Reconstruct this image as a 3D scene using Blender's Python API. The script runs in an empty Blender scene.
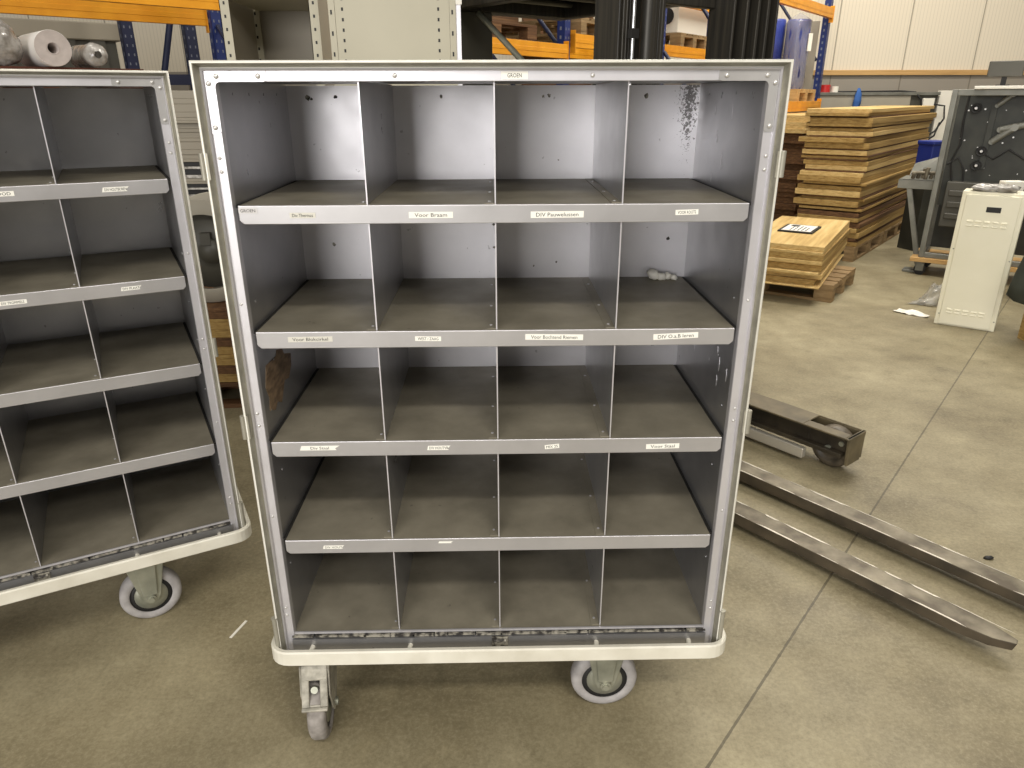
import bpy, math, random
from mathutils import Vector, Matrix
random.seed(7)
S = bpy.context.scene
COL = S.collection
R = math.radians

# ------------------------------------------------------------------ camera
cam_d = bpy.data.cameras.new('camera')
cam_d.sensor_width = 36.0
cam_d.lens = 36.0 * 717.37 / 1024.0
cam_d.clip_end = 60
cam = bpy.data.objects.new('camera', cam_d)
COL.objects.link(cam)
cam.location = (0.542, -1.408, 1.548)
cam.rotation_euler = (R(68.208), R(0.145), R(-1.243))
S.camera = cam

# ------------------------------------------------------------------ world, lamps, exposure
W = bpy.data.worlds.new('hall_ambient')
S.world = W
W.use_nodes = True
bg = W.node_tree.nodes['Background']
bg.inputs[0].default_value = (1.0, 0.95, 0.86, 1)
bg.inputs[1].default_value = 0.26


def lamp(loc, sx, sy, power, col=(1.0, 0.94, 0.84), rot=(0, 0, 0)):
    d = bpy.data.lights.new('ceiling_or_fill_lamp', 'AREA')
    d.shape = 'RECTANGLE'
    d.size, d.size_y, d.energy, d.color = sx, sy, power, col
    o = bpy.data.objects.new('ceiling_or_fill_lamp', d)
    o.location = loc
    o.rotation_euler = rot
    COL.objects.link(o)
    return o


lamp((0.6, -4.0, 5.6), 4.5, 0.6, 225, (1.0, 0.95, 0.86))
lamp((3.2, -5.5, 4.8), 3.0, 0.6, 150, (1.0, 0.96, 0.9), (R(28), 0, R(18)))  # added fill light from front right, brightens the inside of the left trolley
lamp((0.4, 1.0, 5.6), 4.0, 0.5, 60)
lamp((3.6, 3.6, 5.6), 3.5, 0.6, 210)
lamp((-3.2, 3.6, 5.6), 3.0, 0.5, 45)
lamp((5.2, 7.0, 5.4), 5.0, 0.5, 270)
lamp((0.0, 7.0, 5.4), 4.0, 0.5, 20)
# added unseen area light, low behind left of camera, brightens the trolley back walls
lamp((-3.4, -9.0, 2.6), 6.0, 3.4, 640, (1.0, 0.98, 0.965), (R(86), 0, R(-21)))
S.view_settings.view_transform = 'Standard'
S.view_settings.look = 'None'
S.view_settings.gamma = 1
S.view_settings.use_curve_mapping = False
S.view_settings.exposure = 0.0
try:
    S.cycles.use_denoising = True
    S.cycles.max_bounces = 8
except Exception:
    pass


# ------------------------------------------------------------------ materials
def srgb(r, g, b):
    f = lambda c: (c / 255 / 12.92) if c / 255 <= 0.04045 else ((c / 255 + 0.055) / 1.055) ** 2.4
    return (f(r), f(g), f(b), 1)


def mat(name, col, rough=0.6, metal=0.0, col2=None, scale=8.0, lo=0.35, hi=0.65, stretch=(1, 1, 1), bump=0.0, bscale=60.0,
        spec=0.5, detail=6.0, trans=0.0, alpha=1.0):
    m = bpy.data.materials.new(name)
    m.use_nodes = True
    nt = m.node_tree
    N, L = nt.nodes, nt.links
    b = N['Principled BSDF']
    b.inputs['Base Color'].default_value = col
    b.inputs['Roughness'].default_value = rough
    b.inputs['Metallic'].default_value = metal
    b.inputs['Specular IOR Level'].default_value = spec
    b.inputs['Transmission Weight'].default_value = trans
    b.inputs['Alpha'].default_value = alpha
    tc = N.new('ShaderNodeTexCoord')
    mp = N.new('ShaderNodeMapping')
    mp.inputs['Scale'].default_value = stretch
    L.new(tc.outputs['Object'], mp.inputs['Vector'])
    if col2 is not None:
        n = N.new('ShaderNodeTexNoise')
        n.inputs['Scale'].default_value = scale
        n.inputs['Detail'].default_value = detail
        L.new(mp.outputs[0], n.inputs['Vector'])
        r = N.new('ShaderNodeValToRGB')
        r.color_ramp.elements[0].position, r.color_ramp.elements[1].position = lo, hi
        r.color_ramp.elements[0].color, r.color_ramp.elements[1].color = col, col2
        L.new(n.outputs['Fac'], r.inputs[0])
        L.new(r.outputs[0], b.inputs['Base Color'])
    if bump:
        n2 = N.new('ShaderNodeTexNoise')
        n2.inputs['Scale'].default_value = bscale
        L.new(mp.outputs[0], n2.inputs['Vector'])
        bp = N.new('ShaderNodeBump')
        bp.inputs['Strength'].default_value = bump
        bp.inputs['Distance'].default_value = 0.01
        L.new(n2.outputs['Fac'], bp.inputs['Height'])
        L.new(bp.outputs[0], b.inputs['Normal'])
    return m


def mth(nt, op, a, b=None, c=None):
    n = nt.nodes.new('ShaderNodeMath')
    n.operation = op
    for i, v in enumerate((a, b, c)):
        if v is None:
            continue
        if isinstance(v, (int, float)):
            n.inputs[i].default_value = v
        else:
            nt.links.new(v, n.inputs[i])
    return n.outputs[0]


def mixc(nt, fac, a, b):
    n = nt.nodes.new('ShaderNodeMix')
    n.data_type = 'RGBA'
    for i, v in ((0, fac), (6, a), (7, b)):
        if isinstance(v, (int, float, tuple)):
            n.inputs[i].default_value = v
        else:
            nt.links.new(v, n.inputs[i])
    return n.outputs[2]


def sep(nt, coord='Object'):
    tc = nt.nodes.new('ShaderNodeTexCoord')
    s = nt.nodes.new('ShaderNodeSeparateXYZ')
    nt.links.new(tc.outputs[coord], s.inputs[0])
    return tc.outputs[coord], s.outputs


def noise(nt, vec, scale, detail=6.0, rough=0.55):
    n = nt.nodes.new('ShaderNodeTexNoise')
    n.inputs['Scale'].default_value = scale
    n.inputs['Detail'].default_value = detail
    n.inputs['Roughness'].default_value = rough
    nt.links.new(vec, n.inputs['Vector'])
    return n.outputs['Fac']


def ramp(nt, fac, stops):
    r = nt.nodes.new('ShaderNodeValToRGB')
    e = r.color_ramp.elements
    while len(e) < len(stops):
        e.new(0.5)
    for q, (p, c) in zip(e, stops):
        q.position, q.color = p, c
    nt.links.new(fac, r.inputs[0])
    return r.outputs[0]


def concrete():
    m = mat('concrete', srgb(150, 140, 112), 0.55, spec=0.4)
    nt = m.node_tree
    b = nt.nodes['Principled BSDF']
    vec, xyz = sep(nt)
    a = ramp(nt, noise(nt, vec, 1.3, 9, 0.66), [(0.32, srgb(106, 96, 73)), (0.45, srgb(134, 124, 97)), (0.56, srgb(148, 138, 110)), (0.70, srgb(166, 156, 127))])
    g = ramp(nt, noise(nt, vec, 7.5, 10, 0.74), [(0.30, (0.66, 0.65, 0.62, 1)), (0.43, (0.92, 0.92, 0.91, 1)), (0.56, (1.01, 1.01, 1.01, 1)), (0.72, (1.18, 1.18, 1.17, 1))])
    mm = nt.nodes.new('ShaderNodeMix')
    mm.data_type = 'RGBA'
    mm.blend_type = 'MULTIPLY'
    mm.inputs[0].default_value = 1
    nt.links.new(a, mm.inputs[6])
    nt.links.new(g, mm.inputs[7])
    fine = mth(nt, 'MULTIPLY', mth(nt, 'SUBTRACT', noise(nt, vec, 75, 6, 0.8), 0.5), 1.3)
    col = mixc(nt, mth(nt, 'MAXIMUM', fine, 0), mm.outputs[2], srgb(198, 188, 160))
    col = mixc(nt, mth(nt, 'MAXIMUM', mth(nt, 'MULTIPLY', fine, -1.3), 0), col, srgb(78, 68, 50))
    # sawn expansion joint through (1.072,-0.093) and (3.98,3.334)
    dx, dy = 2.908, 3.427
    l = math.hypot(dx, dy)
    nx, ny = -dy / l, dx / l
    c = nx * 1.072 + ny * -0.093
    dist = mth(nt, 'ABSOLUTE', mth(nt, 'SUBTRACT', mth(nt, 'ADD', mth(nt, 'MULTIPLY', xyz[0], nx), mth(nt, 'MULTIPLY', xyz[1], ny)), c))
    wob = mth(nt, 'MULTIPLY', noise(nt, vec, 30, 2), 0.004)
    line = mth(nt, 'LESS_THAN', mth(nt, 'ADD', dist, wob), 0.0056)
    col = mixc(nt, mth(nt, 'MULTIPLY', line, 0.65), col, srgb(62, 54, 42))
    nt.links.new(col, b.inputs['Base Color'])
    nt.links.new(mth(nt, 'ADD', 0.36, mth(nt, 'MULTIPLY', noise(nt, vec, 3, 5), 0.35)), b.inputs['Roughness'])
    return m


def alu(name, c1, c2, rough, metal, scale=5.0, dirt=None, spots=0.0):
    """painted / raw aluminium sheet with faint blotches; dirt = (axis, centre, half width) of a speckled corrosion band"""
    m = mat(name, c1, rough, metal, spec=0.45)
    nt = m.node_tree
    b = nt.nodes['Principled BSDF']
    vec, xyz = sep(nt)
    col = ramp(nt, noise(nt, vec, scale, 8, 0.6), [(0.3, c1), (0.7, c2)])
    if spots:
        sp = mth(nt, 'GREATER_THAN', noise(nt, vec, 38, 3, 0.5), 0.735)
        col = mixc(nt, mth(nt, 'MULTIPLY', sp, spots), col, srgb(58, 50, 44))
    if dirt:
        ax, cx, hw, zlo = dirt
        near = mth(nt, 'SUBTRACT', 1, mth(nt, 'DIVIDE', mth(nt, 'ABSOLUTE', mth(nt, 'SUBTRACT', xyz[ax], cx)), hw))
        up = mth(nt, 'MULTIPLY', mth(nt, 'SUBTRACT', xyz[2], zlo), 5.0)
        up = mth(nt, 'MINIMUM', mth(nt, 'MAXIMUM', up, 0.0), 1.0)
        v = mth(nt, 'ADD', mth(nt, 'MULTIPLY', mth(nt, 'MULTIPLY', mth(nt, 'MAXIMUM', near, 0), up), 0.30), mth(nt, 'MULTIPLY', noise(nt, vec, 170, 4, 0.7), 0.85))
        col = mixc(nt, mth(nt, 'MULTIPLY', mth(nt, 'GREATER_THAN', v, 0.64), 0.8), col, srgb(48, 40, 34))
    nt.links.new(col, b.inputs['Base Color'])
    nt.links.new(mth(nt, 'ADD', rough - 0.08, mth(nt, 'MULTIPLY', noise(nt, vec, 12, 4), 0.2)), b.inputs['Roughness'])
    return m


def wall_panels():
    m = mat('wall_panels', srgb(222, 212, 192), 0.5, spec=0.3)
    nt = m.node_tree
    b = nt.nodes['Principled BSDF']
    vec, xyz = sep(nt)
    up = mth(nt, 'GREATER_THAN', xyz[2], 1.9)
    col = mixc(nt, up, srgb(150, 143, 132), srgb(226, 216, 196))
    f = mth(nt, 'FRACT', mth(nt, 'DIVIDE', mth(nt, 'ADD', xyz[0], 20 - 5.65 + 0.02), 1.045))
    j = mth(nt, 'LESS_THAN', f, 0.018)
    col = mixc(nt, mth(nt, 'MULTIPLY', j, 0.6), col, srgb(96, 86, 72))
    f2 = mth(nt, 'FRACT', mth(nt, 'MULTIPLY', xyz[0], 20))
    rib = mth(nt, 'LESS_THAN', f2, 0.22)
    col = mixc(nt, mth(nt, 'MULTIPLY', rib, 0.18), col, srgb(150, 140, 122))
    nt.links.new(col, b.inputs['Base Color'])
    return m


def wood(name, a, b_, c, scale=6.0, stretch=(1, 14, 60)):
    m = mat(name, a, 0.7, spec=0.25)
    nt = m.node_tree
    bs = nt.nodes['Principled BSDF']
    tc = nt.nodes.new('ShaderNodeTexCoord')
    mp = nt.nodes.new('ShaderNodeMapping')
    mp.inputs['Scale'].default_value = stretch
    nt.links.new(tc.outputs['Object'], mp.inputs['Vector'])
    col = ramp(nt, noise(nt, mp.outputs[0], scale * 0.2, 8, 0.6), [(0.3, a), (0.5, b_), (0.7, c)])
    nt.links.new(col, bs.inputs['Base Color'])
    return m


M = {}
M['concrete'] = concrete()
M['wall'] = wall_panels()
M['alu_bright'] = alu('brushed_aluminium', srgb(196, 194, 196), srgb(214, 212, 216), 0.36, 0.55)
M['alu_frame'] = alu('aluminium_profile', srgb(160, 158, 156), srgb(184, 182, 180), 0.4, 0.5)
M['alu_lip'] = alu('aluminium_shelf_lip', srgb(170, 168, 168), srgb(186, 184, 184), 0.34, 0.5)
M['alu_wall'] = alu('aluminium_sheet', srgb(160, 160, 163), srgb(178, 177, 178), 0.3, 0.8, spots=0.45)
M['alu_back'] = alu('aluminium_back_sheet', srgb(204, 202, 205), srgb(218, 216, 219), 0.34, 0.6, dirt=(0, 1.022, 0.05, 1.33), spots=0.35)
M['alu_divider'] = alu('aluminium_divider', srgb(166, 166, 168), srgb(184, 183, 184), 0.3, 0.8)
M['shelf_dust'] = alu('dusty_shelf', srgb(122, 116, 101), srgb(148, 141, 124), 0.5, 0.15, scale=9, spots=0.35)
M['rim'] = alu('weathered_rim', srgb(138, 135, 122), srgb(172, 168, 154), 0.45, 0.35, scale=14)
M['rim_edge'] = alu('worn_rim_edge', srgb(214, 211, 200), srgb(226, 224, 214), 0.4, 0.2, scale=20)
M['gap'] = mat('painted_gap_shade', srgb(38, 36, 33), 0.8)
M['grime'] = mat('black_grime', srgb(46, 42, 38), 0.7, col2=srgb(150, 145, 132), scale=70, lo=0.42, hi=0.6)
M['bumper'] = mat('white_bumper_paint', srgb(205, 200, 184), 0.45, col2=srgb(226, 222, 208), scale=9)
M['zinc'] = mat('zinc_plated_steel', srgb(140, 142, 128), 0.4, 0.55, col2=srgb(172, 172, 156), scale=14)
M['cast'] = mat('worn_cast_housing', srgb(142, 138, 126), 0.55, 0.2, col2=srgb(182, 177, 163), scale=40, bump=0.2)
M['tyre'] = mat('grey_rubber_tyre', srgb(146, 142, 140), 0.7, col2=srgb(168, 164, 162), scale=25)
M['tyre_worn'] = mat('dirty_rubber_tyre', srgb(122, 116, 110), 0.75, col2=srgb(158, 152, 146), scale=30)
M['tyre_dark'] = mat('dark_brown_tyre', srgb(70, 63, 52), 0.5, col2=srgb(100, 90, 74), scale=20)
M['black'] = mat('black_plastic', srgb(26, 25, 24), 0.6)
M['rivet'] = mat('rivet_aluminium', srgb(206, 204, 200), 0.3, 0.5)
M['paper'] = mat('label_paper', srgb(236, 234, 224), 0.6)
M['paper_old'] = mat('worn_label_paper', srgb(206, 203, 192), 0.6)
M['film'] = mat('silver_label_film', srgb(186, 183, 180), 0.45, 0.3)
M['ink'] = mat('black_ink', srgb(30, 28, 28), 0.7)
M['tape'] = mat('brown_tape_residue', srgb(104, 84, 64), 0.6, col2=srgb(150, 126, 98), scale=14, stretch=(1, 2, 6))
M['ply'] = wood('plywood', srgb(172, 140, 84), srgb(200, 170, 112), srgb(218, 192, 136))
M['ply_dark'] = wood('aged_plywood', srgb(128, 102, 58), srgb(162, 132, 78), srgb(184, 156, 100))
M['ply_old'] = wood('dark_plywood', srgb(72, 50, 32), srgb(98, 70, 46), srgb(126, 94, 62))
M['pallet'] = wood('pallet_wood', srgb(112, 92, 64), srgb(140, 116, 82), srgb(160, 136, 100), stretch=(3, 3, 20))
M['pine'] = wood('pine_rail', srgb(176, 138, 86), srgb(196, 158, 104), srgb(208, 172, 116), stretch=(1, 10, 30))
M['redwood'] = wood('red_brown_wood', srgb(66, 38, 28), srgb(84, 48, 36), srgb(98, 60, 44))
M['orange'] = mat('orange_beam_paint', srgb(216, 142, 20), 0.4, col2=srgb(232, 160, 34), scale=5)
M['blue'] = mat('blue_upright_paint', srgb(24, 40, 96), 0.45, col2=srgb(32, 50, 110), scale=6)
M['hole'] = mat('pale_slot', srgb(112, 116, 130), 0.7)
M['navy'] = mat('navy_paint', srgb(22, 30, 62), 0.5)
M['beige'] = mat('beige_cabinet_paint', srgb(176, 170, 148), 0.5, col2=srgb(186, 180, 158), scale=2)
M['beige_dark'] = mat('greige_paint', srgb(150, 142, 126), 0.55)
M['mast'] = mat('black_mast_steel', srgb(42, 40, 36), 0.42, 0.3, col2=srgb(62, 58, 50), scale=4, stretch=(20, 20, 0.6))
M['chrome'] = mat('chrome_rod', srgb(200, 200, 200), 0.2, 0.9)
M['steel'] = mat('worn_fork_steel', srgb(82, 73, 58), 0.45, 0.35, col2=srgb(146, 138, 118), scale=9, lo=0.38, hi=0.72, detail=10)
M['fork_side'] = mat('shaded_fork_side', srgb(58, 51, 40), 0.6, 0.1, col2=srgb(84, 74, 58), scale=10)  # fork sides darkened in colour to imitate their shade
M['leg_shade'] = mat('leg_recess_shade', srgb(44, 39, 31), 0.5, 0.1, col2=srgb(70, 62, 48), scale=9)  # dark colour stands for shade in the recess under the top plate
M['chromeworn'] = mat('polished_steel_edge', srgb(196, 190, 176), 0.35, 0.4)
M['legpaint'] = mat('olive_grey_leg_paint', srgb(84, 76, 58), 0.5, 0.1, col2=srgb(118, 106, 80), scale=8)
M['darkgrey'] = mat('dark_grey_paint', srgb(70, 68, 60), 0.5, col2=srgb(78, 76, 68), scale=3)
M['machine'] = mat('machine_dark_green_grey', srgb(46, 47, 42), 0.5, 0.2, col2=srgb(64, 65, 58), scale=5)
M['machine_frame'] = mat('machine_grey_frame', srgb(112, 112, 104), 0.45, 0.3, col2=srgb(134, 134, 126), scale=6)
M['cream'] = mat('cream_enamel', srgb(226, 221, 196), 0.4, col2=srgb(234, 229, 206), scale=3)
M['white'] = mat('white_sheet', srgb(232, 228, 216), 0.5)
M['plastic_wrap'] = mat('clear_wrap', srgb(205, 202, 196), 0.16, col2=srgb(140, 134, 126), scale=16, bump=0.9, bscale=22, spec=0.9, alpha=0.82)
M['clear_bag'] = mat('clear_bag', srgb(190, 188, 180), 0.15, bump=0.8, bscale=30, spec=0.9, alpha=0.45)
M['roll_paper'] = mat('roll_side_paper', srgb(232, 228, 222), 0.6)
M['roll_end'] = mat('roll_end_paper', srgb(178, 168, 162), 0.75, col2=srgb(190, 180, 174), scale=20)
M['cardboard'] = mat('cardboard', srgb(150, 126, 92), 0.8, col2=srgb(168, 142, 106), scale=6)
M['drum_wrap'] = mat('clear_drum_wrap', srgb(200, 198, 200), 0.18, bump=0.8, bscale=18, spec=0.9, alpha=0.28)
M['barrel'] = mat('blue_foil', srgb(46, 60, 140), 0.35, col2=srgb(66, 80, 158), scale=6)
M['tarp'] = mat('dark_green_tarp', srgb(42, 46, 38), 0.75, col2=srgb(56, 60, 50), scale=5)
M['blueplastic'] = mat('blue_plastic', srgb(26, 46, 128), 0.45)
M['redplastic'] = mat('red_plastic', srgb(190, 40, 40), 0.45)
M['greywall'] = mat('grey_steel_sheet', srgb(150, 144, 130), 0.55, col2=srgb(160, 154, 140), scale=2)
M['wire'] = mat('wire_steel', srgb(180, 176, 168), 0.4, 0.5, col2=srgb(90, 84, 76), scale=30)


# ------------------------------------------------------------------ mesh builder
class MB:
    def __init__(s):
        s.v, s.f, s.mi, s.sm = [], [], [], []

    def add(s, vs, fs, mi=0, smooth=False):
        o = len(s.v)
        s.v += [tuple(v) for v in vs]
        for f in fs:
            s.f.append(tuple(i + o for i in f))
            s.mi.append(mi)
            s.sm.append(smooth)
        return s

    def box(s, a, b, mi=0, mx=None):
        x0, y0, z0 = a
        x1, y1, z1 = b
        vs = [(x0, y0, z0), (x1, y0, z0), (x1, y1, z0), (x0, y1, z0), (x0, y0, z1), (x1, y0, z1), (x1, y1, z1), (x0, y1, z1)]
        if mx:
            vs = [mx @ Vector(v) for v in vs]
        return s.add(vs, [(3, 2, 1, 0), (4, 5, 6, 7), (0, 1, 5, 4), (1, 2, 6, 5), (2, 3, 7, 6), (3, 0, 4, 7)], mi)

    def prism(s, poly, vec, mi=0, smooth=False):
        """poly: list of 3-D points, extruded by vec"""
        n = len(poly)
        p = [Vector(q) for q in poly]
        e = Vector(vec)
        vs = p + [q + e for q in p]
        nrm = Vector((0, 0, 0))
        for i in range(n):
            nrm += p[i].cross(p[(i + 1) % n])
        fl = nrm.dot(e) > 0
        lo, hi = tuple(range(n)), tuple(range(n, 2 * n))
        fs = [lo[::-1] if fl else lo, hi if fl else hi[::-1]]
        for i in range(n):
            j = (i + 1) % n
            fs.append((i, j, n + j, n + i) if fl else (j, i, n + i, n + j))
        return s.add(vs, fs, mi, smooth)

    def cyl(s, a, b, r, n=16, mi=0, r2=None, caps=True):
        a, b = Vector(a), Vector(b)
        r2 = r if r2 is None else r2
        d = (b - a).normalized()
        u = d.orthogonal().normalized()
        w = d.cross(u)
        vs = []
        for i in range(n):
            t = 2 * math.pi * i / n
            q = u * math.cos(t) + w * math.sin(t)
            vs += [a + q * r, b + q * r2]
        fs = [(2 * i, 2 * ((i + 1) % n), 2 * ((i + 1) % n) + 1, 2 * i + 1) for i in range(n)]
        s.add(vs, fs, mi, True)
        if caps:
            s.add([vs[2 * i] for i in range(n)], [tuple(range(n))[::-1]], mi)
            s.add([vs[2 * i + 1] for i in range(n)], [tuple(range(n))], mi)
        return s

    def lathe(s, prof, o, axis, n=28, mi=0):
        """prof: list of (r, t) along axis, closed ends not capped"""
        o, d = Vector(o), Vector(axis).normalized()
        u = d.orthogonal().normalized()
        w = d.cross(u)
        k = len(prof)
        vs = []
        for i in range(n):
            t = 2 * math.pi * i / n
            q = u * math.cos(t) + w * math.sin(t)
            vs += [o + d * h + q * r for r, h in prof]
        fs = []
        for i in range(n):
            j = (i + 1) % n
            for m in range(k - 1):
                fs.append((i * k + m, j * k + m, j * k + m + 1, i * k + m + 1))
        return s.add(vs, fs, mi, True)

    def tube(s, pts, r, n=8, mi=0):
        pts = [Vector(p) for p in pts]
        k = len(pts)
        vs = []
        d0 = (pts[1] - pts[0]).normalized()
        u = d0.orthogonal().normalized()
        for i, p in enumerate(pts):
            d = (pts[min(i + 1, k - 1)] - pts[max(i - 1, 0)]).normalized()
            u = (u - d * u.dot(d)).normalized()
            w = d.cross(u)
            for j in range(n):
                t = 2 * math.pi * j / n
                vs.append(p + (u * math.cos(t) + w * math.sin(t)) * r)
        fs = []
        for i in range(k - 1):
            for j in range(n):
                q = (j + 1) % n
                fs.append((i * n + j, i * n + q, (i + 1) * n + q, (i + 1) * n + j))
        s.add(vs, fs, mi, True)
        s.add(vs[:n], [tuple(range(n))[::-1]], mi)
        s.add(vs[-n:], [tuple(range(n))], mi)
        return s

    def ring(s, path, prof, mi=0, smooth=False):
        """sweep closed rectangle path (list of corner frames) : path = list of lists of points (one per profile vertex)"""
        k = len(path)
        n = len(path[0])
        vs = [p for c in path for p in c]
        fs = []
        for i in range(k):
            j = (i + 1) % k
            for m in range(n - 1 if prof == 'open' else n):
                q = (m + 1) % n
                fs.append((i * n + m, j * n + m, j * n + q, i * n + q))
        return s.add(vs, fs, mi, smooth)

    def blob(s, c, r, seed=0, amp=0.25, n=10, m=14, mi=0, freq=3.0, squash=(1, 1, 1), floor=None):
        rnd = random.Random(seed)
        ph = [[rnd.uniform(0, 6.28) for _ in range(3)] for _ in range(6)]
        vs, fs = [], []
        for i in range(n + 1):
            th = math.pi * i / n
            for j in range(m):
                a = 2 * math.pi * j / m
                d = Vector((math.sin(th) * math.cos(a), math.sin(th) * math.sin(a), math.cos(th)))
                k = sum(math.sin(freq * (q + 1) * 0.6 * d.x + p[0]) * math.sin(freq * (q + 1) * 0.5 * d.y + p[1]) * math.cos(freq * (q + 1) * .55 * d.z + p[2]) / (1 + 0.5 * q) for q, p in enumerate(ph))
                v = Vector(c) + Vector((d.x * r[0], d.y * r[1], d.z * r[2])) * (1 + amp * k)
                if floor is not None and v.z < floor:
                    v.z = floor
                vs.append(v)
        for i in range(n):
            for j in range(m):
                q = (j + 1) % m
                fs.append((i * m + j, (i + 1) * m + j, (i + 1) * m + q, i * m + q))
        return s.add(vs, fs, mi, True)

    def build(s, name, mats, parent=None, bevel=0.0, seg=1, autosmooth=False):
        me = bpy.data.meshes.new(name)
        me.from_pydata(s.v, [], s.f)
        if not isinstance(mats, (list, tuple)):
            mats = [mats]
        for m in mats:
            me.materials.append(m if not isinstance(m, str) else M[m])
        for p, i, sm in zip(me.polygons, s.mi, s.sm):
            p.material_index = i
            p.use_smooth = sm
        me.validate()
        me.update()
        o = bpy.data.objects.new(name, me)
        COL.objects.link(o)
        if parent is not None:
            o.parent = parent
        if bevel:
            b = o.modifiers.new('bevel', 'BEVEL')
            b.width, b.segments, b.limit_method = bevel, seg, 'ANGLE'
            b.angle_limit = R(40)
        return o


def tag(o, label=None, cat=None, group=None, kind=None):
    for k, v in (('label', label), ('category', cat), ('group', group), ('kind', kind)):
        if v:
            o[k] = v
    return o


def empty(name, loc=(0, 0, 0), rz=0.0, **k):
    o = bpy.data.objects.new(name, None)
    o.empty_display_size = 0.05
    o.location = loc
    o.rotation_euler = (0, 0, rz)
    COL.objects.link(o)
    return tag(o, **k)


def copy_tree(o, parent=None, loc=None, rz=None):
    c = o.copy()
    COL.objects.link(c)
    if parent is not None:
        c.parent = parent
    if loc is not None:
        c.location = loc
    if rz is not None:
        c.rotation_euler = (0, 0, rz)
    for ch in list(o.children):
        copy_tree(ch, c)
    return c


def text_mesh(mb, txt, loc, h, width=None, mi=0, right=Vector((1, 0, 0)), up=Vector((0, 0, 1)), lift=0.0003):
    """write txt centred on loc in the plane (right, up), facing right x up"""
    cu = bpy.data.curves.new('lettering', 'FONT')
    cu.body = txt
    cu.size = 1.0
    cu.resolution_u = 2
    ob = bpy.data.objects.new('lettering', cu)
    COL.objects.link(ob)
    me = bpy.data.meshes.new_from_object(ob.evaluated_get(bpy.context.evaluated_depsgraph_get()))
    bpy.data.objects.remove(ob)
    bpy.data.curves.remove(cu)
    xs = [v.co.x for v in me.vertices]
    ys = [v.co.y for v in me.vertices]
    w0, cx, cy = max(xs) - min(xs), (max(xs) + min(xs)) / 2, (max(ys) + min(ys)) / 2
    k = h / 0.72
    kx = k if width is None else min(k * 1.25, width / w0)
    nrm = right.cross(up)
    vs = [Vector(loc) + right * ((v.co.x - cx) * kx) + up * ((v.co.y - cy) * k) + nrm * lift for v in me.vertices]
    mb.add(vs, [tuple(p.vertices) for p in me.polygons], mi)
    bpy.data.meshes.remove(me)


# ------------------------------------------------------------------ room shell
fl = MB().box((-7, -5, -0.1), (11, 10.2, 0.0)).build('floor', 'concrete')
tag(fl, 'mottled grey concrete hall floor with a sawn joint', 'floor', kind='structure')
wb = MB().box((-7, 10.0, 0.0), (11, 10.15, 6.0)).build('wall_back', 'wall')
tag(wb, 'white ribbed panel wall with grey lower part at the back', 'wall', kind='structure')
tr = MB().box((4.85, 9.955, 1.835), (11, 9.999, 1.905)).build('trim_1', 'pine', bevel=0.004)
tag(tr, 'long pine rail along the white panel wall', 'rail', kind='structure')

# ------------------------------------------------------------------ shelf trolleys
ZS = [1.354, 1.098, 0.845, 0.590]        # shelf tops
ZB = 0.325                                # bottom tray
H, BW, D = 1.610, 1.08, 0.487
XL, XR = 0.042, 1.038
RIVET = None


def rivet(parent, x, z, y=0.0115, r=0.0042):
    global RIVET
    if RIVET is None:
        RIVET = bpy.data.meshes.new('rivet')
        mb = MB().lathe([(1.0, 0.0), (0.95, -0.25), (0.75, -0.5), (0.4, -0.66), (0.02, -0.7)], (0, 0, 0), (0, 1, 0), 12)
        RIVET.from_pydata(mb.v, [], mb.f)
        RIVET.materials.append(M['rivet'])
        for p in RIVET.polygons:
            p.use_smooth = True
    o = bpy.data.objects.new('rivet', RIVET)
    o.location, o.scale = (x, y, z), (r, r, r)
    COL.objects.link(o)
    o.parent = parent
    return o


def rect_path(prof, x0, x1, z0, z1):
    """prof points (inset, y) swept round the rectangle with mitred corners"""
    return [[(x0 + i, y, z0 + j) for i, j, y in [(p[0], p[0], p[1]) for p in prof]],
            [(x1 - p[0], p[1], z0 + p[0]) for p in prof],
            [(x1 - p[0], p[1], z1 - p[0]) for p in prof],
            [(x0 + p[0], p[1], z1 - p[0]) for p in prof]]


def fixed_caster(parent, x, y, s=-1):
    z = 0.089
    f = MB()
    f.box((x - 0.06, y - 0.05, 0.251), (x + 0.06, y + 0.05, 0.263))
    for sd in (-1, 1):
        yy = y + sd * 0.031
        f.prism([(x - 0.055, yy - 0.003, 0.252), (x - 0.052, yy - 0.003, 0.2), (x - 0.028, yy - 0.003, 0.09), (x - 0.018, yy - 0.003, 0.072), (x + 0.018, yy - 0.003, 0.072), (x + 0.028, yy - 0.003, 0.09), (x + 0.052, yy - 0.003, 0.2), (x + 0.055, yy - 0.003, 0.252)], (0, 0.006, 0))
        # pressed centre rib
        f.prism([(x - 0.034, yy + sd * 0.003, 0.25), (x - 0.02, yy + sd * 0.003, 0.1), (x + 0.02, yy + sd * 0.003, 0.1), (x + 0.034, yy + sd * 0.003, 0.25)], (0, sd * 0.007, 0))
    f.box((x - 0.05, y - 0.034, 0.236), (x + 0.05, y + 0.034, 0.252))
    c = f.build('caster', 'zinc', parent, bevel=0.003, seg=2)
    wheel(c, (x, y, z), (0, 1, 0), 'tyre')
    MB().cyl((x, y - 0.05, z), (x, y + 0.05, z), 0.009, 6).cyl((x, y - 0.044, z), (x, y + 0.044, z), 0.014, 16).build('axle_bolt', 'zinc', c)
    return c


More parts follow.
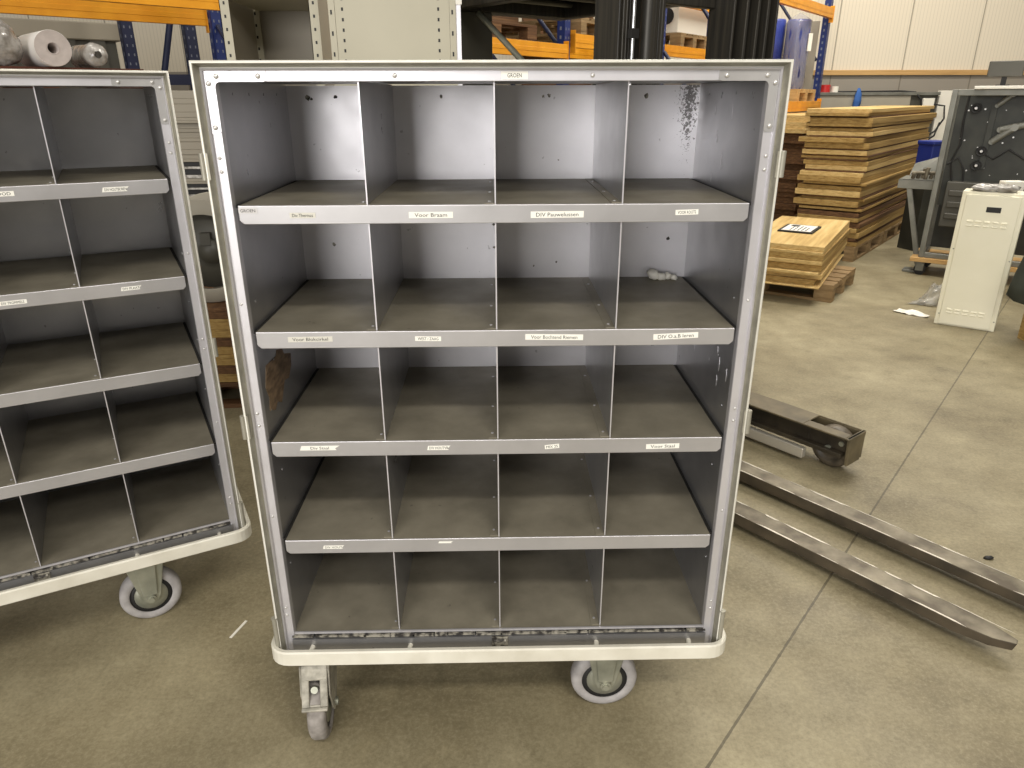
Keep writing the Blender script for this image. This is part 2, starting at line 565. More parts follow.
def wheel(c, o, ax, tyre):
    R0, hw = 0.089, 0.0235
    prof = [(0.061, -hw + .004), (0.064, -hw), (0.078, -hw + .001), (0.085, -hw + .005), (R0, -hw + .012), (R0, hw - .012), (0.085, hw - .005), (0.078, hw - .001), (0.064, hw), (0.061, hw - .004), (0.061, -hw + .004)]
    MB().lathe(prof, o, ax, 40).build('tyre', tyre, c)
    MB().lathe([(0.047, -hw + .006), (0.0615, -hw + .006), (0.0615, hw - .006), (0.047, hw - .006)], o, ax, 36).build('wheel_ring', 'black', c)
    MB().lathe([(0.001, -hw - .002), (0.02, -hw - .002), (0.03, -hw + .002), (0.048, -hw + .003), (0.048, hw - .003), (0.03, hw - .002), (0.02, hw + .002), (0.001, hw + .002)], o, ax, 30).build('hub', 'zinc', c)


def swivel_caster(parent, cx, cy, ang):
    """wheel centre (cx,cy); ang = heading of the trail direction (towards the wheel)"""
    f = Vector((math.cos(ang), math.sin(ang), 0))
    r = Vector((-f.y, f.x, 0))
    o = Vector((cx, cy, 0.0))
    P = lambda a, b, z: o + f * a + r * b + Vector((0, 0, z))
    px = o - f * 0.055
    b = MB()
    b.cyl((px.x, px.y, 0.262), (px.x, px.y, 0.248), 0.055, 20)
    b.cyl((px.x, px.y, 0.249), (px.x, px.y, 0.222), 0.043, 20)
    hw = 0.032
    # two side arms
    for sd in (-1, 1):
        b.prism([P(-0.105, sd * hw, 0.232), P(-0.075, sd * hw, 0.16), P(-0.018, sd * hw, 0.078), (P(0.014, sd * hw, 0.074)), P(0.03, sd * hw, 0.10), P(0.052, sd * hw, 0.16), P(0.03, sd * hw, 0.235)], r * sd * 0.005)
    # sloping hood over the wheel with brake slot
    b.prism([P(-0.02, -hw, 0.246), P(0.03, -hw, 0.238), P(0.046, -hw, 0.204), P(0.039, -hw, 0.199), P(0.022, -hw, 0.228), P(-0.02, -hw, 0.235)], r * 2 * hw)
    for a0, a1 in ((-hw, -0.013), (0.013, hw)):
        b.prism([P(0.045, a0, 0.206), P(0.073, a0, 0.14), P(0.066, a0, 0.136), P(0.038, a0, 0.201)], r * (a1 - a0))
    b.prism([P(0.069, -.014, 0.149), P(0.073, -.014, 0.14), P(0.066, -.014, 0.136), P(0.062, -.014, 0.144)], r * 0.028)
    b.prism([P(0.073, -hw, 0.146), P(0.082, -hw, 0.142), P(0.080, -hw, 0.136), P(0.068, -hw, 0.137)], r * 2 * hw)
    c = b.build('caster', 'cast', parent, bevel=0.003, seg=2)
    wheel(c, (cx, cy, 0.089), tuple(r), 'tyre_worn')
    q = MB()
    p0 = P(0.045, 0, 0.178)
    n = (f * 0.9 + Vector((0, 0, 0.42))).normalized()
    q.cyl(p0, p0 + n * 0.012, 0.009, 12)
    q.cyl(P(0, -hw - 0.012, 0.089), P(0, hw + 0.012, 0.089), 0.011, 10)
    q.build('brake_stud', 'zinc', c)
    return c


def make_trolley(root, labels, stickers, worn):
    fx = 0.82 if worn else 0.787
    # ---- shell
    b = MB()
    b.box((0.034, 0.487, 0.29), (1.046, 0.494, 1.575), 0)
    if worn:
        rh = random.Random(12)
        for x, z, r in ((0.085, 1.548, 0.007), (0.094, 1.545, 0.004), (0.152, 1.55, 0.005), (0.41, 1.55, 0.005), (0.66, 1.55, 0.004), (0.675, 1.552, 0.005), (0.795, 1.553, 0.006), (0.915, 1.55, 0.006), (0.115, 1.19, 0.005), (0.64, 1.13, 0.003), (0.70, 1.14, 0.0035), (0.995, 1.20, 0.005), (0.535, 1.24, 0.004), (0.535, 1.18, 0.004), (0.7, 1.40, 0.0025)):
            n_ = 9
            pts = [(x + r * rh.uniform(.5, 1.25) * math.cos(2 * math.pi * k_ / n_), 0.4869, z + r * rh.uniform(.5, 1.25) * math.sin(2 * math.pi * k_ / n_)) for k_ in range(n_)]
            b.prism(pts, (0, -0.0006, 0), 1)
    b.build('back_panel', ['alu_back' if worn else 'alu_wall', 'grime'], root)
    for x0, x1 in ((0.02, 0.034), (1.046, 1.06)):
        s = MB().box((x0, 0.018, 0.27), (x1, 0.494, 1.577))
        xi = x1 if x0 < 0.5 else x0
        sg = 1 if x0 < 0.5 else -1
        for zz, ys in ((1.555, (0.1, 0.2, 0.3, 0.4)), (1.15, (0.07,)), (1.0, (0.13,)), (0.9, (0.07,)), (0.74, (0.09,)), (0.5, (0.06,))):
            for y in ys:
                s.cyl((xi, y, zz), (xi + sg * 0.0015, y, zz), 0.0032, 8)
        sp = s.build('side_panel', 'alu_wall', root)
        if worn and x0 < 0.5:
            pts = [(0.075, 1.004), (0.15, 1.0), (0.16, 1.012), (0.2, 1.0), (0.21, 0.985), (0.262, 0.968), (0.255, 0.94), (0.225, 0.918), (0.19, 0.925), (0.15, 0.885), (0.12, 0.9), (0.1, 0.888), (0.062, 0.902), (0.07, 0.93), (0.055, 0.96)]
            MB().prism([(0.0342, y, z) for y, z in pts], (0.0008, 0, 0)).build('tape_residue', 'tape', sp)
        if worn and x0 > 0.5:
            q = MB()
            rr = random.Random(3)
            for i in range(16):
                y, z, l = rr.uniform(0.04, 0.36), rr.choice((1.38, 1.41, 1.45, 1.5, 0.98, 0.93)) + rr.uniform(-.02, .02), rr.uniform(0.008, 0.035)
                q.prism([(1.0459, y, z), (1.0459, y + 0.003, z + l * 0.4), (1.0459, y + 0.002, z + l), (1.0459, y - 0.002, z + l * 0.5)], (-0.0006, 0, 0))
            q.build('scratch', 'alu_bright', sp)
    MB().box((0.02, 0.018, 1.578), (1.06, 0.494, 1.592)).build('top_panel', 'alu_wall', root)
    # ---- rim: flange, groove, bead
    prof = [(0.0, 0.03), (0.0, -0.004), (0.003, -0.007), (0.0055, -0.004), (0.0075, 0.004), (0.011, 0.012), (0.014, 0.016)]
    rm = MB().ring(rect_path(prof, 0, BW, 0.262, H), 'open', smooth=False)
    rm.ring(rect_path([(0.0, 0.03), (0.02, 0.03)], 0, BW, 0.262, H), 'open')
    rm.ring(rect_path([(-0.0004, 0.0), (0.0005, -0.0062), (0.003, -0.0076), (0.0048, -0.0058)], 0, BW, 0.262, H), 'open', 1, True)
    rm.ring(rect_path([(0.0105, 0.011), (0.0118, 0.0085), (0.0132, 0.0085), (0.0142, 0.011)], 0, BW, 0.262, H), 'open', 1, True)
    rm.build('front_rim', ['rim', 'rim_edge'], root)
    # ---- front frame
    fr = MB()
    fr.ring(rect_path([(0.0125, 0.03), (0.0125, 0.006), (0.0145, 0.004), (0.0165, 0.006), (0.0165, 0.012), (0.034, 0.012), (0.035, 0.014), (0.035, 0.03), (0.033, 0.03), (0.033, 0.016), (0.0125, 0.03)], 0, BW, 0.255, H), 'closed')
    frame = fr.build('front_frame', 'alu_bright', root)
    for sx in (0, 1):
        X = lambda x: x if sx == 0 else BW - x
        yy = 0.0118
        inner = [(0.1285 - 0.006, 1.575), (0.044, 1.575)]
        arc = [(0.044 - 0.009 * math.sin(t), 1.575 - 0.009 * (1 - math.cos(t))) for t in [R(k) for k in (15, 35, 55, 75, 90)]]
        poly = [(0.0168, 1.5932), (0.1285, 1.5932), (0.1285, 1.578)] + inner + arc + [(0.035, 1.49), (0.032, 1.4865), (0.0168, 1.4865)]
        MB().prism([(X(x), yy, z) for x, z in poly], (0, -0.0016, 0)).build('corner_plate', 'alu_bright' if sx == 0 else 'alu_frame', frame)
        for x, z in ((0.039, 1.5845), (0.114, 1.5845), (0.0235, 1.572), (0.0245, 1.497)):
            rivet(frame, X(x), z, 0.0102, 0.0048)
        for z in (1.443, 1.418, 0.918, 0.889, 0.405, 0.383):
            rivet(frame, X(0.0235), z, 0.0118, 0.0037)
        for z in (1.16, 0.66):
            rivet(frame, X(0.0235), z, 0.0118, 0.003)
        rivet(frame, X(0.36), 1.585, 0.0118, 0.0042)
        # hinges for the missing doors
        for z0, z1 in (((1.405, 1.453), (0.866, 0.92)) if worn else ((0.866, 0.92),)):
            hg = MB()
            hg.cyl((X(-0.003), -0.004, z0), (X(-0.003), -0.004, z1), 0.006, 10)
            hg.box((min(X(0.0), X(0.008)), -0.006, z0), (max(X(0.0), X(0.008)), 0.002, z1))
            hg.build('hinge', 'rim', root)
        ps = MB()
        ps.cyl((X(-0.002), -0.004, 0.29), (X(-0.002), -0.004, 0.385), 0.0065, 10)
        ps.cyl((X(-0.002), -0.004, 0.385), (X(-0.002), -0.004, 0.388), 0.0078, 10)
        ps.build('hinge_pin', 'rim', root)
    # ---- tray and lower channel
    t = MB().box((0.03, 0.018, ZB - 0.006), (1.05, 0.487, ZB))
    tray = t.build('bottom_tray', 'shelf_dust', root)
    MB().box((0.03, 0.0155, ZB - 0.004), (1.05, 0.0195, ZB + 0.0015)).build('tray_edge', 'alu_bright', tray)
    g = MB()
    rr = random.Random(5 if worn else 9)
    x = 0.03
    while x < 1.04:
        w = rr.uniform(0.02, 0.07)
        g.box((x, 0.009, 0.3125 + rr.uniform(0, 0.003)), (min(x + w, 1.05), 0.0154, 0.3205 + rr.uniform(-0.002, 0.0005)))
        x += w * rr.uniform(0.9, 1.1)
    g.build('grimy_seal', 'grime', root)
    MB().box((0.03, 0.006, 0.2705), (1.05, 0.02, 0.312)).build('lower_channel', 'alu_wall', root)
    lt = MB().box((0.52, 0.0025, 0.284), (0.56, 0.0075, 0.312)).box((0.528, 0.0, 0.292), (0.552, 0.004, 0.3))
    lt.cyl((0.525, 0.0, 0.305), (0.555, 0.0, 0.305), 0.004, 8)
    lt.build('latch_catch', 'grime', root)
    # ---- shelves
    for k, z in enumerate(ZS):
        lip = [(XL, 0.018, z), (XL, 0.018, z - 0.028), (XL + 0.008, 0.018, z - 0.0355), (XR - 0.008, 0.018, z - 0.0355), (XR, 0.018, z - 0.028), (XR, 0.018, z)]
        sb = MB().prism(lip, (0, 0.004, 0), 1)
        sb.box((XL, 0.019, z - 0.003), (XR, 0.4868, z), 0)
        sb.box((XL + 0.01, 0.022, z - 0.0355), (XR - 0.01, 0.04, z - 0.033), 1)
        shelf = sb.build('shelf', ['shelf_dust', 'alu_lip'], root, bevel=0.0012, seg=2)
        MB().box((0.0342, 0.03, z - 0.006), (XL - 0.0005, 0.486, z - 0.001)).build('gap_shade_strip', 'gap', shelf)  # dark strip added to imitate shade in the open gap beside the shelf
        MB().box((XR + 0.0005, 0.03, z - 0.006), (1.0458, 0.486, z - 0.001)).build('gap_shade_strip', 'gap', shelf)
        # front edge fold, rounded and polished by use
        MB().cyl((XL + .001, 0.0195, z - 0.0012), (XR - .001, 0.0195, z - 0.0012), 0.0017, 8).build('shelf_edge', 'alu_bright', shelf)
        for (cx, dz, w, h, txt, paper, rot) in labels.get(k, []):
            lb = MB()
            up = Vector((-math.sin(R(rot)), 0, math.cos(R(rot))))
            rt = Vector((math.cos(R(rot)), 0, math.sin(R(rot))))
            c = Vector((cx, 0.0178, z - dz))
            q = [c - rt * w / 2 - up * h / 2, c + rt * w / 2 - up * h / 2, c + rt * w / 2 + up * h / 2, c - rt * w / 2 + up * h / 2]
            if paper == 'torn':
                q = [c - rt * w / 2 - up * h / 2, c + rt * w * 0.42 - up * h / 2, c + rt * w * 0.38 - up * h * 0.1, c + rt * w / 2 + up * h / 2, c - rt * w * 0.45 + up * h / 2]
            lb.prism(q, (0, -0.0005, 0), 0)
            if txt:
                text_mesh(lb, txt, c + Vector((0, -0.0005, 0)), h * 0.62, w * 0.8, 1, rt, up)
            lb.build('label_strip', ['film' if paper == 'film' else ('paper_old' if paper == 'old' else 'paper'), 'ink'], shelf)
    # ---- dividers (three in each of five tiers)
    tops = [1.577] + [z - 0.003 for z in ZS]
    for k, z in enumerate(ZS + [ZB]):
        for j in (1, 2, 3):
            x = XL + (XR - XL) * j / 4
            d = MB()
            d.box((x - 0.0009, 0.0245, z + 0.0005), (x + 0.0009, 0.4868, tops[k] - 0.0005), 0)
            sg = -1 if j != 3 else -1
            d.box((x - 0.021, 0.026, z + 0.0003), (x, 0.47, z + 0.0018), 2)
            for y in (0.05, 0.2, 0.4):
                d.cyl((x - 0.012, y, z + 0.0018), (x - 0.012, y, z + 0.003), 0.003, 8, 1)
            d.box((x - 0.0013, 0.0232, z + 0.0005), (x + 0.0013, 0.0252, tops[k] - 0.0005), 1)
            d.build('divider', ['alu_divider', 'alu_bright', 'shelf_dust'], root)
    # ---- bumper
    rad = 0.05
    def loop(off, z):
        pts = []
        x0, x1, y0, y1 = -0.024 + off, 1.104 - off, -0.034 + off, 0.53 - off
        r = rad - off
        for cx, cy, a0 in ((x1 - r, y0 + r, -90), (x1 - r, y1 - r, 0), (x0 + r, y1 - r, 90), (x0 + r, y0 + r, 180)):
            for t in range(0, 91, 15):
                pts.append((cx + r * math.cos(R(a0 + t)), cy + r * math.sin(R(a0 + t)), z))
        return pts
    path = list(zip(loop(0, 0.268), loop(0, 0.302), loop(0.003, 0.306), loop(0.0115, 0.306), loop(0.014, 0.302), loop(0.014, 0.268), loop(0.0115, 0.265), loop(0.003, 0.265)))
    MB().ring([list(p) for p in path], 'closed').build('bumper', 'bumper', root)
    for x in (0.075, 0.315, 0.775, 1.005):
        MB().cyl((x, -0.024, 0.288), (x + 0.004, 0.006, 0.291), 0.0062, 10).build('bumper_pin', 'bumper', root)
        MB().cyl((x, 0.494, 0.288), (x, 0.52, 0.288), 0.0062, 10).build('bumper_pin', 'bumper', root)
    for y in (0.1, 0.4):
        MB().cyl((-0.012, y, 0.288), (0.02, y, 0.288), 0.0062, 10).build('bumper_pin', 'bumper', root)
        MB().cyl((1.06, y, 0.288), (1.09, y, 0.288), 0.0062, 10).build('bumper_pin', 'bumper', root)
    MB().box((0.03, 0.02, 0.263), (1.05, 0.48, 0.2705)).build('chassis_plate', 'darkgrey', root)
    fixed_caster(root, fx, 0.105)
    fixed_caster(root, fx, 0.40)
    if worn:
        swivel_caster(root, 0.0735, 0.028, math.atan2(-0.995, 0.08))
    else:
        swivel_caster(root, 0.11, 0.04, math.atan2(-0.9, 0.4))
    swivel_caster(root, 0.10, 0.43, math.atan2(0.8, 0.6))
    # ---- frame stickers and marks
    for (x0, x1, z0, z1, txt) in stickers:
        st = MB()
        y = 0.0116
        st.prism([(x0, y, z0), (x1, y, z0), (x1, y, z1), (x0, y, z1)], (0, -0.0004, 0), 0)
        text_mesh(st, txt, ((x0 + x1) / 2, y - 0.0004, (z0 + z1) / 2), (z1 - z0) * 0.52, 0.026, 1)
        st.build('name_sticker', ['paper', 'ink'], frame)
    return root


t1 = empty('shelf_trolley', (0, 0, 0), 0, label='whole grey metal shelf trolley with five rows of empty compartments, standing in the middle', cat='trolley', group='compartment shelf trolleys')
make_trolley(t1, {
    0: [(0.0605, 0.009, 0.036, 0.010, 'GROEN', 'film', 0), (0.165, 0.0185, 0.05, 0.0105, 'Div Thermas', 'old', 0), (0.414, 0.019, 0.086, 0.012, 'Voor Braam', 'paper', 0), (0.661, 0.0195, 0.104, 0.0125, 'DIV Pauwelussen', 'paper', 0.3), (0.916, 0.0165, 0.045, 0.010, 'VOOR ROOTS', 'paper', 1.5)],
    1: [(0.153, 0.0155, 0.092, 0.0115, 'Voor Blokcirkel', 'old', 0.5), (0.397, 0.0165, 0.054, 0.010, 'WEST / ZAAG', 'paper', -1), (0.66, 0.0155, 0.121, 0.0125, 'Voor Bochtend Riemen', 'paper', -1), (0.915, 0.0155, 0.094, 0.0125, 'DIV O.a.B leren', 'paper', 2.5)],
    2: [(0.147, 0.0145, 0.088, 0.011, 'Div Staal', 'torn', 0), (0.409, 0.0175, 0.052, 0.0105, 'DIV HOUTVR', 'torn', 0), (0.66, 0.0175, 0.032, 0.010, 'MIX 25', 'paper', 6), (0.907, 0.02, 0.074, 0.012, 'Voor Staal', 'paper', 1)],
    3: [(0.153, 0.0185, 0.05, 0.009, 'DIV HOUT', 'torn', 0), (0.415, 0.0095, 0.034, 0.005, '', 'torn', 0)],
}, [(0.553, 0.602, 1.578, 1.5918, 'GROEN')], True)

t2 = empty('shelf_trolley', (-1.221, 0.037, 0), R(27.4), label='second grey metal shelf trolley cut off at the left edge of the photo', cat='trolley', group='compartment shelf trolleys')
make_trolley(t2, {
    0: [(0.915, 0.019, 0.062, 0.0115, 'DIV HOUTBOREN', 'torn', 0), (0.665, 0.016, 0.07, 0.0115, 'DIV LOOD', 'paper', 0)],
    1: [(0.905, 0.0165, 0.05, 0.010, 'DIV PLAAT', 'torn', 0), (0.64, 0.0205, 0.06, 0.0105, 'DIV TROMMELS', 'paper', 0)],
}, [], False)
# ------------------------------------------------------------------ crumpled scrap on the second shelf
sc = MB()
for i, (x, y, r) in enumerate(((0.955, 0.452, 0.016), (0.975, 0.448, 0.013), (0.995, 0.455, 0.011), (1.01, 0.446, 0.009))):
    sc.blob((x, y, 1.0985 + r * 0.7), (r, r * 0.8, r * 0.9), 20 + i, 0.35, 8, 10, floor=1.0984)
tag(sc.build('plastic_scrap', 'white'), 'small crumpled white plastic scrap in the second row of the middle trolley', 'scrap')

# ------------------------------------------------------------------ stacker truck behind the trolley
u = Vector((0.606, -0.795, 0))
v = Vector((0.795, 0.606, 0))


def frame_mx(o, a, b):
    return Matrix(((a.x, b.x, 0, o[0]), (a.y, b.y, 0, o[1]), (0, 0, 1, o[2] if len(o) > 2 else 0), (0, 0, 0, 1)))


so = Vector((1.17, 1.42, 0))
st = empty('stacker_truck', tuple(so), 0, label='black pallet stacker behind the middle trolley with two long worn forks and wheeled leg', cat='stacker')
MX = frame_mx((0, 0, 0), u, v)     # local: x = fork direction, y = across


def L(p):
    q = Vector(p) - so
    return (q.dot(u), q.dot(v), q.z)


def fork(near_heel, near_tip):
    a, b = L(near_heel), L(near_tip)
    y0 = (a[1] + b[1]) / 2
    xs, xe, w, z0, z1 = -0.06, b[0] + 0.055, 0.085, 0.018, 0.07
    f = MB()
    top = [(xs, y0, z1), (b[0] - 0.09, y0, z1), (b[0] + 0.0, y0 + 0.012, z1), (xe, y0 + 0.040, z1), (xe - 0.005, y0 + 0.062, z1), (b[0] - 0.02, y0 + w - 0.006, z1), (b[0] - 0.09, y0 + w, z1), (xs, y0 + w, z1)]
    n = len(top)
    def bot(p):
        t = max(0.0, min(1.0, (p[0] - (b[0] - 0.45)) / 0.5))
        return (p[0] - 0.008 * t, p[1], z0 + 0.022 * t)
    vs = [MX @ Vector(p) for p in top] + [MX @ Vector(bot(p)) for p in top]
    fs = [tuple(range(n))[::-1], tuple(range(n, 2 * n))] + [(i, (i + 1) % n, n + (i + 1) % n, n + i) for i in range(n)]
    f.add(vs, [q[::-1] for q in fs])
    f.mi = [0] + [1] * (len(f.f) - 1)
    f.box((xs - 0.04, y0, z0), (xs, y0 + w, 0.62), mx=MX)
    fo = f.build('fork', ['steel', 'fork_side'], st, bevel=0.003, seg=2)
    pe = MB()
    rq = random.Random(int(b[0] * 1000))
    for yy in (y0 + 0.001, y0 + w - 0.001):
        x = 0.0
        while x < b[0] - 0.1:
            l_ = rq.uniform(0.05, 0.2)
            w_ = rq.uniform(0.002, 0.007)
            sg = 1 if yy < y0 + w / 2 else -1
            pe.prism([MX @ Vector(p) for p in ((x, yy, z1 + 0.0004), (x + l_, yy, z1 + 0.0004), (x + l_ * 0.8, yy + sg * w_, z1 + 0.0004), (x + l_ * 0.2, yy + sg * w_, z1 + 0.0004))], (0, 0, 0.0005))
            x += l_ * rq.uniform(1.0, 1.5)
    pe.build('polished_edge', 'chromeworn', fo)
    return fo


fork((1.568, 1.273, 0), (2.30, 0.300, 0))
fork((1.448, 0.957, 0), (1.962, 0.220, 0))
# support leg with load wheel; its far end at about (2.08, 1.35)
e0, e1 = L((2.025, 1.315, 0)), L((2.12, 1.41, 0))


def support_leg(ya, yb, xe):
    lg = MB()
    x0 = -0.25
    zt = 0.19
    # top plate with a wheel opening near the end
    hx0, hx1 = xe - 0.215, xe - 0.016
    lg.box((x0, ya, zt - 0.008), (hx0, yb, zt), mx=MX)
    lg.box((hx0, ya, zt - 0.008), (hx1, ya + 0.058, zt), mx=MX)
    lg.box((hx0, yb - 0.008, zt - 0.008), (hx1, yb, zt), mx=MX)
    lg.box((hx1, ya, zt - 0.008), (xe, yb, zt), mx=MX)
    # side cheeks, the near one set back under the top plate, with a lower flange
    lg.box((x0, ya + 0.045, 0.075), (xe - 0.2, ya + 0.055, zt - 0.006), 1, MX)
    lg.box((xe - 0.2, ya + 0.045, 0.105), (xe, ya + 0.055, zt - 0.006), 1, MX)
    lg.box((x0, ya + 0.012, 0.085), (xe - 0.03, ya + 0.05, 0.105), 1, MX)
    lg.box((x0, yb - 0.01, 0.06), (xe, yb, zt - 0.006), mx=MX)
    # blunt end plate
    lg.prism([MX @ Vector(p) for p in ((xe - 0.012, ya + 0.008, zt), (xe - 0.012, ya + 0.02, 0.055), (xe - 0.012, yb - 0.02, 0.055), (xe - 0.012, yb, zt))], u * 0.014)
    o = lg.build('support_leg', ['legpaint', 'leg_shade'], st, bevel=0.002)
    c = Vector(((hx0 + hx1) / 2 + 0.012, (ya + yb) / 2 + 0.022, 0.094))
    w = MB().lathe([(0.002, -0.026), (0.03, -0.03), (0.045, -0.022), (0.06, -0.022), (0.066, -0.032), (0.086, -0.032), (0.094, -0.024), (0.094, 0.024), (0.086, 0.032), (0.002, 0.032)], MX @ c, tuple(v), 32)
    w.build('load_wheel', 'tyre_dark', o)
    MB().cyl(MX @ (c + Vector((0, -0.062, 0.006))), MX @ (c + Vector((0, 0.05, 0.006))), 0.014, 10).cyl(MX @ (c + Vector((0.055, -0.056, 0.045))), MX @ (c + Vector((0.055, -0.03, 0.045))), 0.012, 8).build('axle_pin', 'zinc', o)
    MB().box((x0, ya + 0.0, 0.022), (hx0 + 0.02, ya + 0.03, 0.07), mx=MX).build('rail_strip', 'chromeworn', o, bevel=0.003)
    return o


support_leg(e0[1], e0[1] + 0.148, e0[0] + 0.012)
mid = (L((1.561, 1.255, 0))[1] + L((1.442, 0.941, 0))[1] + 0.088) / 2
support_leg(2 * mid - e0[1] - 0.148, 2 * mid - e0[1], e0[0] + 0.012)
# mast: two channel columns, cylinder, rod, carriage
def column(ya, yb, xo, name='mast_column'):
    m = MB()
    m.box((xo - 0.14, ya, 0.03), (xo - 0.03, ya + 0.012, 2.75), mx=MX)
    m.box((xo - 0.14, yb - 0.012, 0.03), (xo - 0.03, yb, 2.75), mx=MX)
    m.box((xo - 0.15, ya, 0.03), (xo - 0.135, yb, 2.75), mx=MX)
    for t in (0.25, 0.5, 0.72):
        m.box((xo - 0.12, ya + (yb - ya) * t, 0.03), (xo - 0.025, ya + (yb - ya) * t + 0.016, 2.75), mx=MX)
    return m.build(name, 'mast', st, bevel=0.002)


ya1 = L((0.975, 1.45, 0))[1]
column(-0.215, -0.15, -0.02)
column(-0.075, 0.0, 0.0)
column(0.40, 0.70, 0.0)
MB().cyl(MX @ Vector((0.0, -0.122, 0.03)), MX @ Vector((0.0, -0.122, 2.7)), 0.026, 16).cyl(MX @ Vector((0.022, -0.122, 1.64)), MX @ Vector((0.034, -0.122, 1.64)), 0.024, 16).build('lift_cylinder', 'mast', st)
MB().cyl(MX @ Vector((-0.01, -0.185, 0.3)), MX @ Vector((-0.01, -0.185, 2.7)), 0.007, 10).build('chrome_rod', 'chrome', st)
MB().box((-0.02, -0.2, 1.735), (0.0, -0.165, 1.765), mx=MX).build('rod_clamp', 'black', st)
MB().box((-0.16, -0.09, 1.87), (-0.12, 0.40, 2.05), mx=MX).build('crosshead', 'mast', st, bevel=0.004)
# overhead guard over the driver's place, with its rear post and brace
gd = MB().box((-1.15, -0.22, 1.905), (-1.05, 0.5, 2.1), mx=MX).box((-0.2, -0.22, 1.905), (-0.14, 0.5, 2.1), mx=MX)
gd.box((-1.05, -0.22, 1.905), (-0.2, -0.16, 2.1), mx=MX).box((-1.05, 0.44, 1.905), (-0.2, 0.5, 2.1), mx=MX)
gd.box((-1.05, -0.16, 2.0), (-0.2, 0.44, 2.06), mx=MX)
gd.build('overhead_guard', 'mast', st, bevel=0.004)
for i in range(5):
    MB().cyl(MX @ Vector((-1.0 + i * 0.2, -0.16, 1.96)), MX @ Vector((-1.0 + i * 0.2, 0.44, 1.96)), 0.013, 8).build('guard_bar', 'darkgrey', st)
MB().box((-1.12, -0.20, 0.9), (-1.05, 0.0, 1.905), mx=MX).build('rear_post', 'darkgrey', st, bevel=0.004)
MB().tube([MX @ Vector(p) for p in ((-1.02, -0.10, 1.895), (-0.66, -0.12, 1.67))], 0.013, 8).build('brace_tube', 'zinc', st)
MB().box((-0.13, -0.18, 0.03), (-0.06, 0.53, 0.16), mx=MX).box((-0.13, -0.18, 0.4), (-0.1, 0.53, 0.52), mx=MX).box((-0.85, -0.1, 0.03), (-0.15, 0.5, 0.9), mx=MX).build('chassis', 'mast', st, bevel=0.01)
MB().box((0.17, 0.40, 0.12), (0.19, 0.47, 0.455), mx=MX).box((0.168, 0.41, 0.455), (0.195, 0.49, 0.465), mx=MX).build('guard_post', 'black', st)

# ------------------------------------------------------------------ pallets and board stacks
def boxm(c, lx, ly, lz, rz):
    return Matrix.Translation(Vector(c)) @ Matrix.Rotation(rz, 4, 'Z')


def make_pallet(loc, rz, label, matn='pallet', group=None):
    """euro pallet 1.2 (x) by 0.8 (y), base centre at loc"""
    r = empty('pallet', loc, rz, label=label, cat='pallet', group=group)
    for i in range(5):
        y = -0.4 + 0.0725 + i * 0.16375
        MB().box((-0.6, y - 0.0725 + (0.02 if i % 2 else 0), 0.122), (0.6, y + 0.0725 - (0.02 if i % 2 else 0), 0.144)).build('deck_board', matn, r, bevel=0.002)
    for x in (-0.5275, 0, 0.5275):
        MB().box((x - 0.0725, -0.4, 0.1), (x + 0.0725, 0.4, 0.122)).build('stringer_board', matn, r)
        for y in (-0.35, 0, 0.35):
            MB().box((x - 0.0725, y - 0.05, 0.022), (x + 0.0725, y + 0.05, 0.1)).build('block', matn, r, bevel=0.003)
    for y in (-0.35, 0, 0.35):
        MB().box((-0.6, y - 0.05, 0), (0.6, y + 0.05, 0.022)).build('skid_board', matn, r)
    return r


ORD = ['', 'second', 'third', 'fourth', 'fifth', 'sixth', 'seventh', 'eighth', 'ninth', 'tenth', 'eleventh', 'twelfth', 'thirteenth', 'fourteenth', 'fifteenth', 'sixteenth', 'seventeenth', 'eighteenth', 'nineteenth', 'twentieth', 'twenty-first', 'twenty-second', 'twenty-third', 'twenty-fourth']


def order(i, n):
    t = n - 1 - i
    if t == 0:
        return 'topmost'
    if i == 0:
        return 'lowest'
    return ORD[t] + ' from the top' if t <= i else ORD[i] + ' from the bottom'


def board_stack(corner, ld, w, l, z0, thick, offs, mats, what, where, group):
    """boards stacked from z0; corner = front right corner, ld = long direction, width to its left"""
    ld = Vector(ld).normalized()
    wd = Vector((-ld.y, ld.x, 0))
    z = z0
    n = len(thick)
    for i, t in enumerate(thick):
        dl, dw, tw, ll, ww = offs[i]
        c = Vector((corner[0], corner[1], 0)) + ld * (dl + l * ll / 2) + wd * (dw + w * ww / 2)
        o = MB().box((-l * ll / 2, -w * ww / 2, 0), (l * ll / 2, w * ww / 2, t)).build('board', mats[i], bevel=0.0025)
        o.location = (c.x, c.y, z)
        o.rotation_euler = (0, 0, math.atan2(ld.y, ld.x) + R(tw))
        tag(o, what + ', ' + order(i, n) + ' ' + where, 'board', group)
        z += t + 0.0004
    return z


